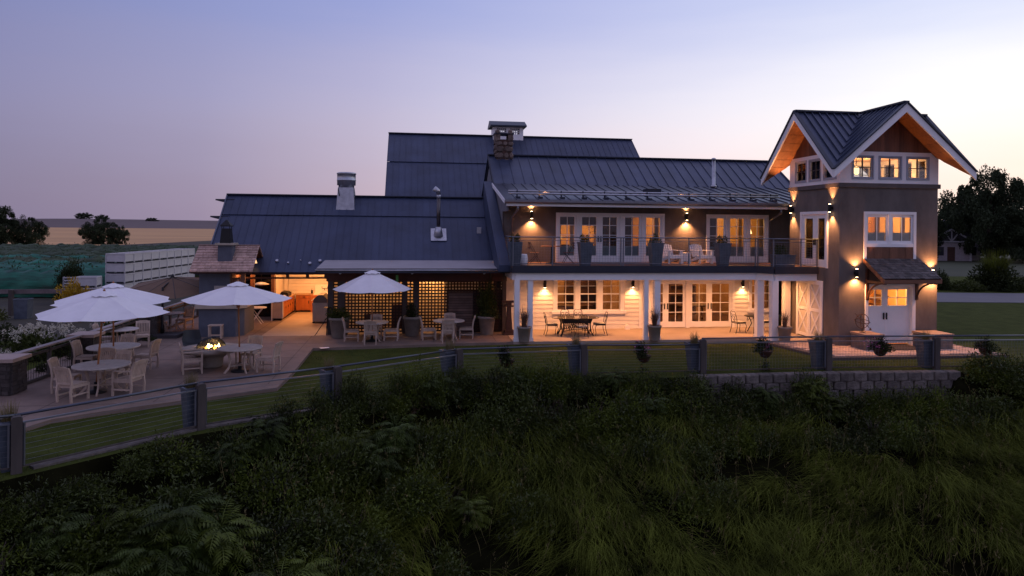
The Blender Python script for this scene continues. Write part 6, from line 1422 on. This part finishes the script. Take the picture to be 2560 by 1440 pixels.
for i, (px, w_, h_) in enumerate(((-728, 30, 9), (-697, 24, 7), (-612, 22, 6), (-470, 36, 6), (-408, 16, 3.5), (-318, 28, 4))):
    tree('broadleaf_tree', 'tiny dark %s on the distant ridge' % ('tree clump highest of the row', 'tree clump next to the highest one', 'round clump left of the middle', 'wide flat clump in the middle', 'speck right of the wide flat clump', 'long clump nearest the barn roof')[i], px, 1190, w_, h_*1.3, CR[i % 3], (10.2, 9.6, 6.6, 5.8, 4.8, 3.8)[i], .0, 'tree clumps on the distant ridge', rz=i)
# shrubs by the road and the small house
rs = [leafy_mesh('foliage', g_dark, 3200, (1, 1, 1), 30, .12, .5), leafy_mesh('foliage', g_mid, 2200, (1, 1, 1), 26, .13, .5), blade_mesh('plumes', g_grass, 500, 1.0, .7, .012, .4, .35)]
for x, y, w_, h_, k_, lb in ((37.2, 53.8, 2.1, 2.3, 0, 'big rounded shrub beside the road'), (34.4, 53.2, 1.4, 1.0, 1, 'low yellow green shrub left of the big rounded one'), (40.6, 55.0, 1.3, 1.2, 0, 'dark low shrub right of the big rounded one'), (33.0, 54.2, 1.2, 1.6, 0, 'dark shrub half hidden by the tower edge'), (39.2, 53.0, 1.0, .7, 1, 'lowest green shrub between road and lawn'), (43.0, 55.5, 1.6, 1.3, 0, 'dark shrub at the right edge beside the road')):
    o = ob('roadside_shrub', rs[k_], None); o.location = (x, y, -.12); o.scale = (w_, w_, h_); o.rotation_euler = (0, 0, x); tag(o, lb, 'shrub', 'shrubs beside the road')
o = ob('plume_grass', rs[2], None); o.location = (37.2, 53.8, .9); o.scale = (1.9, 1.9, 1.9); tag(o, 'pale plumes over the big roadside shrub', 'grass')
sh = thing('gabled_house', 'small dim house with white gable truss among the dark trees', 'house', (67.0, 108.0, -.1), -.1); sw_ = M('house_wall', (.30, .27, .29), .8)
MB().box(-5, 0, 0, 5, 7, 3.0).build('wall', sw_, sh); MB().prism([(-5.6, 2.9), (5.6, 2.9), (0, 6.2)], 'y', .2, 7.5).build('roof', M('house_roof', (.05, .05, .06), .8), sh); MB().box(-4.2, -2.4, 0, 2.4, 0, 2.7).build('porch', sw_, sh)
MB().prism([(-3.4, 2.9), (2.6, 2.9), (-.4, 4.5)], 'y', -2.2, .2).build('porch_roof', M('house_roof', (.05, .05, .06)), sh)
wt = M('house_trim', (.42, .42, .46), .6)
MB().bar((-3.7, -2.45, 2.85), (-.4, -2.45, 4.75), .12, .22).bar((2.9, -2.45, 2.85), (-.4, -2.45, 4.75), .12, .22).bar((-3.2, -2.45, 2.9), (2.4, -2.45, 2.9), .12, .22).bar((-.4, -2.45, 2.9), (-.4, -2.45, 4.5), .12, .18).bar((-.4, -2.45, 2.95), (-1.2, -2.45, 4.0), .1, .16).bar((-.4, -2.45, 2.95), (.4, -2.45, 4.0), .1, .16).build('gable_truss', wt, sh)
for x in (-3.3, 2.3, 5.6): MB().box(x-.12, -2.55, 0, x+.12, -2.3, 2.85).build('post', wt, sh)
MB().box(5.0, -2.5, 2.65, 8.6, -2.3, 2.8).build('porch_beam', wt, sh); MB().box(-1.0, -2.43, 0, .1, -2.4, 2.1).build('door', dark_wood, sh); MB().box(-2.6, -2.43, .8, -1.5, -2.4, 2.1).build('window', M('dark_pane', (.02, .02, .03), .1), sh); MB().box(3.0, -.03, .8, 4.4, 0, 2.1).build('window', M('dark_pane', (.02, .02, .03)), sh)

# ================================================================== THE DARK SLOPE
def pinnate_mesh(name, mat, fronds, length, pairs=9):
    Vs = []; Fs = []; off = 0
    for f in range(fronds):
        a = RNG.uniform(0, 2*PI); z0 = RNG.uniform(.2, 1.0)*length*1.3; r0 = RNG.uniform(0, .35)*length; el = RNG.uniform(.1, .9); ln = length*RNG.uniform(.6, 1.15)
        o = np.array([math.cos(a), math.sin(a), 0]); p = o*r0+np.array([0, 0, z0]); pts = []; d = o*math.cos(el)+np.array([0, 0, math.sin(el)])
        for i in range(pairs+1): pts.append(p.copy()); p = p+d*ln/pairs; d = d-np.array([0, 0, 1])*.13; d /= np.linalg.norm(d)
        pts = np.array(pts); t = np.gradient(pts, axis=0); t /= np.linalg.norm(t, axis=1, keepdims=True); side = np.cross(t, [0, 0, 1.0]); side /= np.linalg.norm(side, axis=1, keepdims=True)+1e-9
        b = np.concatenate([pts[1:], pts[1:]]); dr = np.concatenate([side[1:]*.85+t[1:]*.5, -side[1:]*.85+t[1:]*.5]); dr[:, 2] -= .25; up = np.cross(dr, np.concatenate([t[1:], t[1:]])); env = np.sin(np.linspace(.35, 2.9, pairs)); L_ = np.concatenate([env, env])*ln*.27*RNG.uniform(.85, 1.15, 2*pairs)
        V, F = np_leaves(b, unit(dr), unit(np.concatenate([side[1:], side[1:]])*0+np.array([0, 0, 1.0])+RNG.normal(size=(2*pairs, 3))*.15), L_, L_*.30); Vs.append(V); Fs.append(F+off); off += len(V)
        w_ = .006; R0 = np.stack([pts-side*w_, pts+side*w_], 1).reshape(-1, 3); i_ = np.arange(pairs)*2; Vs.append(R0); Fs.append(np.stack([i_, i_+1, i_+3, i_+2], 1)+off); off += len(R0)
    return np_mesh(name, np.concatenate(Vs), np.concatenate(Fs), mat)
s_dark = M('slope_leaf_dark', (.044, .060, .010), .42, var=.8, scale=.9, spec=.28, world=True, translucent=.15); s_mid = M('slope_leaf_mid', (.068, .092, .010), .5, var=.8, scale=.8, spec=.22, world=True, translucent=.2); s_fern = M('slope_frond', (.040, .060, .010), .5, var=.75, scale=.6, spec=.2, world=True, translucent=.2); s_rust = M('slope_leaf_rust', (.055, .032, .02), .5, var=.4, world=True)
PM = [pinnate_mesh('foliage', s_fern, 95, .62, 11), pinnate_mesh('foliage', s_fern, 110, .50, 10), pinnate_mesh('foliage', s_mid, 95, .56, 10)]
LM = [leafy_mesh('foliage', s_dark, 2600, (.95, .9, 1.0), 26, .10, .34, up=-.5), leafy_mesh('foliage', s_mid, 2400, (.9, .85, .9), 24, .10, .32, up=-.6), leafy_mesh('foliage', s_dark, 2600, (1.1, 1.0, .9), 30, .085, .4), leafy_mesh('foliage', s_rust, 700, (.6, .6, .7), 14, .09, .35)]
def stems(h):
    mb = MB()
    for i in range(7): a = i*.9; mb.tube([(0, 0, -.3), (.12*h*math.cos(a), .12*h*math.sin(a), h*.4), (.26*h*math.cos(a), .26*h*math.sin(a), h*.6)], [.02, .014, .006], 4)
    return mb.mesh('stems')
SM = stems(1.0)
SHR = []
def shrub(x, y, kind, s, zoff=0, taller=1.0):
    bay = ['bay at the left picture edge', 'first fence bay', 'second fence bay', 'third fence bay', 'fourth fence bay', 'fifth fence bay', 'sixth fence bay', 'left half of the block wall', 'right half of the block wall', 'fence right of the wall', 'fence right of the wall'][int(np.searchsorted([p[0] for p in FN], x)) if x < 24 else 10]
    d_ = float(fy(x))-y; row_ = 'close under the' if d_ < 1.1 else 'just below the' if d_ < 2.6 else 'halfway down below the' if d_ < 4.2 else 'far down below the'
    me, nm, k_, g = {'p': (PM, 'pinnate_shrub', 'feathery dark shrub', 'feathery shrubs on the dark slope'), 'l': (LM[:3], 'slope_shrub', 'leafy dark shrub', 'leafy shrubs on the dark slope'), 'r': (LM[3:], 'rust_shrub', 'rust brown shrub', 'rust brown shrubs on the dark slope')}[kind]
    lb = k_+' '+row_+' '+bay
    t = thing(nm, lb, 'shrub', (x, y, float(gz(np.array(x), np.array(y)))-.08+zoff), RNG.uniform(0, 6.28), g); t.scale = (s, s, s*taller)
    ob('foliage', me[RNG.integers(0, len(me))], None, t); ob('stems', SM, bark, t); SHR.append(t)
ground = []
def below(x, d): return float(fy(x))-d
# along the fence, left to right: just under the rail
for x in np.arange(-9.6, 5.2, .42):
    for d0, pk in ((.75, 'l'), (1.7, 'l'), (2.8, 'p' if x < -5 else 'l'), (4.0, 'p' if x < -4 else 'l')):
        x_ = x+RNG.uniform(-.35, .35); d_ = d0*(1.35 if x < -1.5 else 1)+RNG.uniform(-.3, .3); kk = pk
        if RNG.uniform() < .22: kk = 'l' if pk == 'p' else 'p'
        if RNG.uniform() < .05: kk = 'r'
        if x > -3 and d0 > 3.5 and RNG.uniform() < .6: continue
        s = RNG.uniform(.55, .85) if d0 < 1 else RNG.uniform(.7, 1.1)
        near = d0 < 1; top = 1.0
        if near and -4.6 < x_ < 1.5: d_, s, top = RNG.uniform(.5, .8), RNG.uniform(.62, .95), RNG.uniform(1.1, 1.45)
        elif near and x_ >= 1.5: d_, s = RNG.uniform(.5, .8), RNG.uniform(.5, .75)
        elif d0 < 2 and x_ > -6.2: top = RNG.uniform(1.1, 1.4)
        shrub(x_, below(x_, d_), kk, s, -.1 if near else 0, top)
for x in np.arange(-9.4, -4.6, .36):     # low growth right at the lawn edge on the left
    x_ = x+RNG.uniform(-.2, .2); shrub(x_, below(x_, RNG.uniform(.75, 1.1)), 'l', RNG.uniform(.4, .62), -.08)
for x in np.arange(-5.6, .9, .42):     # tall growth leaning over the fence
    x_ = x+RNG.uniform(-.2, .2)
    if RNG.uniform() < .8: shrub(x_, below(x_, RNG.uniform(.42, .75)), 'l', RNG.uniform(.5, .72), .0, RNG.uniform(1.35, 2.0))
for x in np.arange(1.2, 5.2, .5):
    x_ = x+RNG.uniform(-.2, .2); shrub(x_, below(x_, RNG.uniform(.5, .75)), 'l', RNG.uniform(.45, .6), -.02, RNG.uniform(1.0, 1.4))
for i in range(46):     # feathery thicket, bottom left
    x_ = RNG.uniform(-9.5, -3.6); y_ = RNG.uniform(8.2, 13.2)
    if y_ < below(x_, 2.0) and -x_ < .78*y_: shrub(x_, y_, 'p', RNG.uniform(.8, 1.25))
for x in np.arange(5.6, 14.2, .48):      # low plants at the foot of the retaining wall
    x_ = x+RNG.uniform(-.25, .25); shrub(x_, below(x_, RNG.uniform(.8, 1.3)), 'l' if RNG.uniform() < .8 else 'p', RNG.uniform(.55, .95), .0, RNG.uniform(.9, 1.75))
    if RNG.uniform() < .8: shrub(x_+.3, below(x_, 2.1+RNG.uniform(-.2, .3)), 'l', RNG.uniform(.6, 1.0), -.05, 1.2)
for x in np.arange(5.8, 14, .8):
    if RNG.uniform() < .75: x_ = x+RNG.uniform(-.3, .3); shrub(x_, below(x_, RNG.uniform(.62, .9)), 'l', RNG.uniform(.45, .7), .12, RNG.uniform(1.3, 2.0))
for i in range(34):     # tall dark shrubs at the right edge
    x_ = RNG.uniform(13.9, 18.5); d_ = RNG.uniform(.5, 6.0)
    if i < 8: x_ = RNG.uniform(14.6, 18.5); d_ = RNG.uniform(.45, .9)
    shrub(x_, below(x_, d_), 'l' if RNG.uniform() < .75 else 'p', RNG.uniform(.75, 1.25), -.1)
same = {}
for t in SHR: same.setdefault(t['label'], []).append(t)
for lb, ts in same.items():
    if 1 < len(ts) < 21:
        for q, t in enumerate(sorted(ts, key=lambda o: o.location.x/o.location.y)): t['label'] = lb+', '+'first second third fourth fifth sixth seventh eighth ninth tenth eleventh twelfth thirteenth fourteenth fifteenth sixteenth seventeenth eighteenth nineteenth twentieth'.split()[q]+' from left'
# long uncut grass: combed tussocks over the slope
NCL = 3300; gx = RNG.uniform(-7.5, 19, NCL); gd = RNG.uniform(1.6, 15, NCL); gy = np.array([below(a, b) for a, b in zip(gx, gd)])
msk = np.sin(gx*1.1+gy*.8+1.3*np.sin(gy*.7))+np.sin(gx*.6-gy*1.3)+.7*np.sin(gx*2.3+gy*1.9)
keep = (gy > 4) & (msk > -.95) & (np.abs(gx) < gy*.80+2) & ~((gx < -3.8) & (gd < 5)); gx, gy = gx[keep], gy[keep]
VV = []; FF = []; off = 0
flow = np.sin(gx*.55+gy*.35)*1.1+np.sin(gx*.21-gy*.5)*.8-PI/2
for cx_, cy2, fl_ in zip(gx, gy, flow):
    n = int(RNG.integers(34, 58)); segs = 4; b = np.stack([cx_+RNG.normal(size=n)*.16, cy2+RNG.normal(size=n)*.16, np.zeros(n)], 1); b[:, 2] = gz(b[:, 0], b[:, 1])-.03
    a = fl_+RNG.normal()*.35+RNG.normal(size=n)*.5; h_ = RNG.uniform(.7, 1.5)*RNG.uniform(.6, 1.15, n); sp = h_*RNG.uniform(.4, 1.2, n); o = np.stack([np.cos(a), np.sin(a), np.zeros(n)], 1); sd_ = np.stack([-np.sin(a), np.cos(a), np.zeros(n)], 1); V = np.zeros((n, (segs+1)*2, 3))
    for i in range(segs+1):
        f = i/segs; p = b+o*(sp*f**1.5)[:, None]; p[:, 2] += h_*(f-.85*f**2.3); ww = .0095*(1-f*.85); V[:, 2*i] = p-sd_*ww; V[:, 2*i+1] = p+sd_*ww
    ix = np.arange(n*(segs+1)*2).reshape(n, -1)+off; off += ix.size
    VV.append(V.reshape(-1, 3)); FF.append(np.concatenate([np.stack([ix[:, 2*i], ix[:, 2*i+1], ix[:, 2*i+3], ix[:, 2*i+2]], 1) for i in range(segs)]))
o = ob('long_grass', np_mesh('long_grass', np.concatenate(VV), np.concatenate(FF), g_grass)); o['kind'] = 'stuff'
n = 1500; sx = RNG.uniform(-6, 18, n); sy = np.array([below(a, b) for a, b in zip(sx, RNG.uniform(1.2, 13, n))]); h_ = RNG.uniform(.5, 1.15, n); a = RNG.uniform(0, 2*PI, n); ln_ = RNG.uniform(.05, .5, n)
d = unit(np.stack([np.cos(a)*ln_, np.sin(a)*ln_, np.ones(n)], 1)); b = np.stack([sx, sy, gz(sx, sy)], 1); V, F = np_leaves(b, d, rnd_dirs(n, 0), h_, np.full(n, .012))
k_ = 7; hd = np.repeat(b+d*h_[:, None]*.95, k_, 0); m = len(hd); V2, F2 = np_leaves(hd+RNG.normal(size=(m, 3))*np.array([.02, .02, .05]), unit(np.repeat(d, k_, 0)+RNG.normal(size=(m, 3))*.5), rnd_dirs(m, 0), RNG.uniform(.04, .09, m), np.full(m, .016))
o = ob('seed_stalks', np_mesh('seed_stalks', np.concatenate([V, V2]), np.concatenate([F, F2+len(V)]), M('seed_stalk', (.15, .125, .055), .8, var=.4, world=True, spec=.05))); o['kind'] = 'stuff'
# short lawn blades where the lawn is near
n = 42000; lx = RNG.uniform(-11, 15, n); ly = RNG.uniform(11.5, 27, n); fyy = fy(lx); okk = (ly > fyy-.55)
lu = (lx-O.x)*CA+(ly-O.y)*SA; lv = -(lx-O.x)*SA+(ly-O.y)*CA
okk &= ~((lu < -7.3) & (lv > -6.6+(lu+7.46)*.55)) & (lv < -.1) & ~((lu > 9.9) & (lv > -4.2)) & ~((lu < -4) & (lv > -.75)) & ~((lu < -7.3) & (lv > -8.6))
lx, ly = lx[okk], ly[okk]; n = len(lx); b = np.stack([lx, ly, gz(lx, ly)-.01], 1); V, F = np_leaves(b, rnd_dirs(n, 1.6), rnd_dirs(n, 0), RNG.uniform(.03, .08, n), np.full(n, .012))
o = ob('lawn_grass', np_mesh('lawn_grass', V, F, M('lawn_blade', (.054, .073, .018), .7, var=.3, world=True))); o['kind'] = 'stuff'
struct(MB().add([], []).bar((FN[1][0]+.1, FN[1][1]+.25, -.12), (FN[2][0], FN[2][1]+.12, -.12), .25, .12).bar((FN[2][0], FN[2][1]+.12, -.12), (FN[3][0], FN[3][1]+.12, -.12), .25, .12).build('lawn_kerb', block))
bpy.context.view_layer.update()
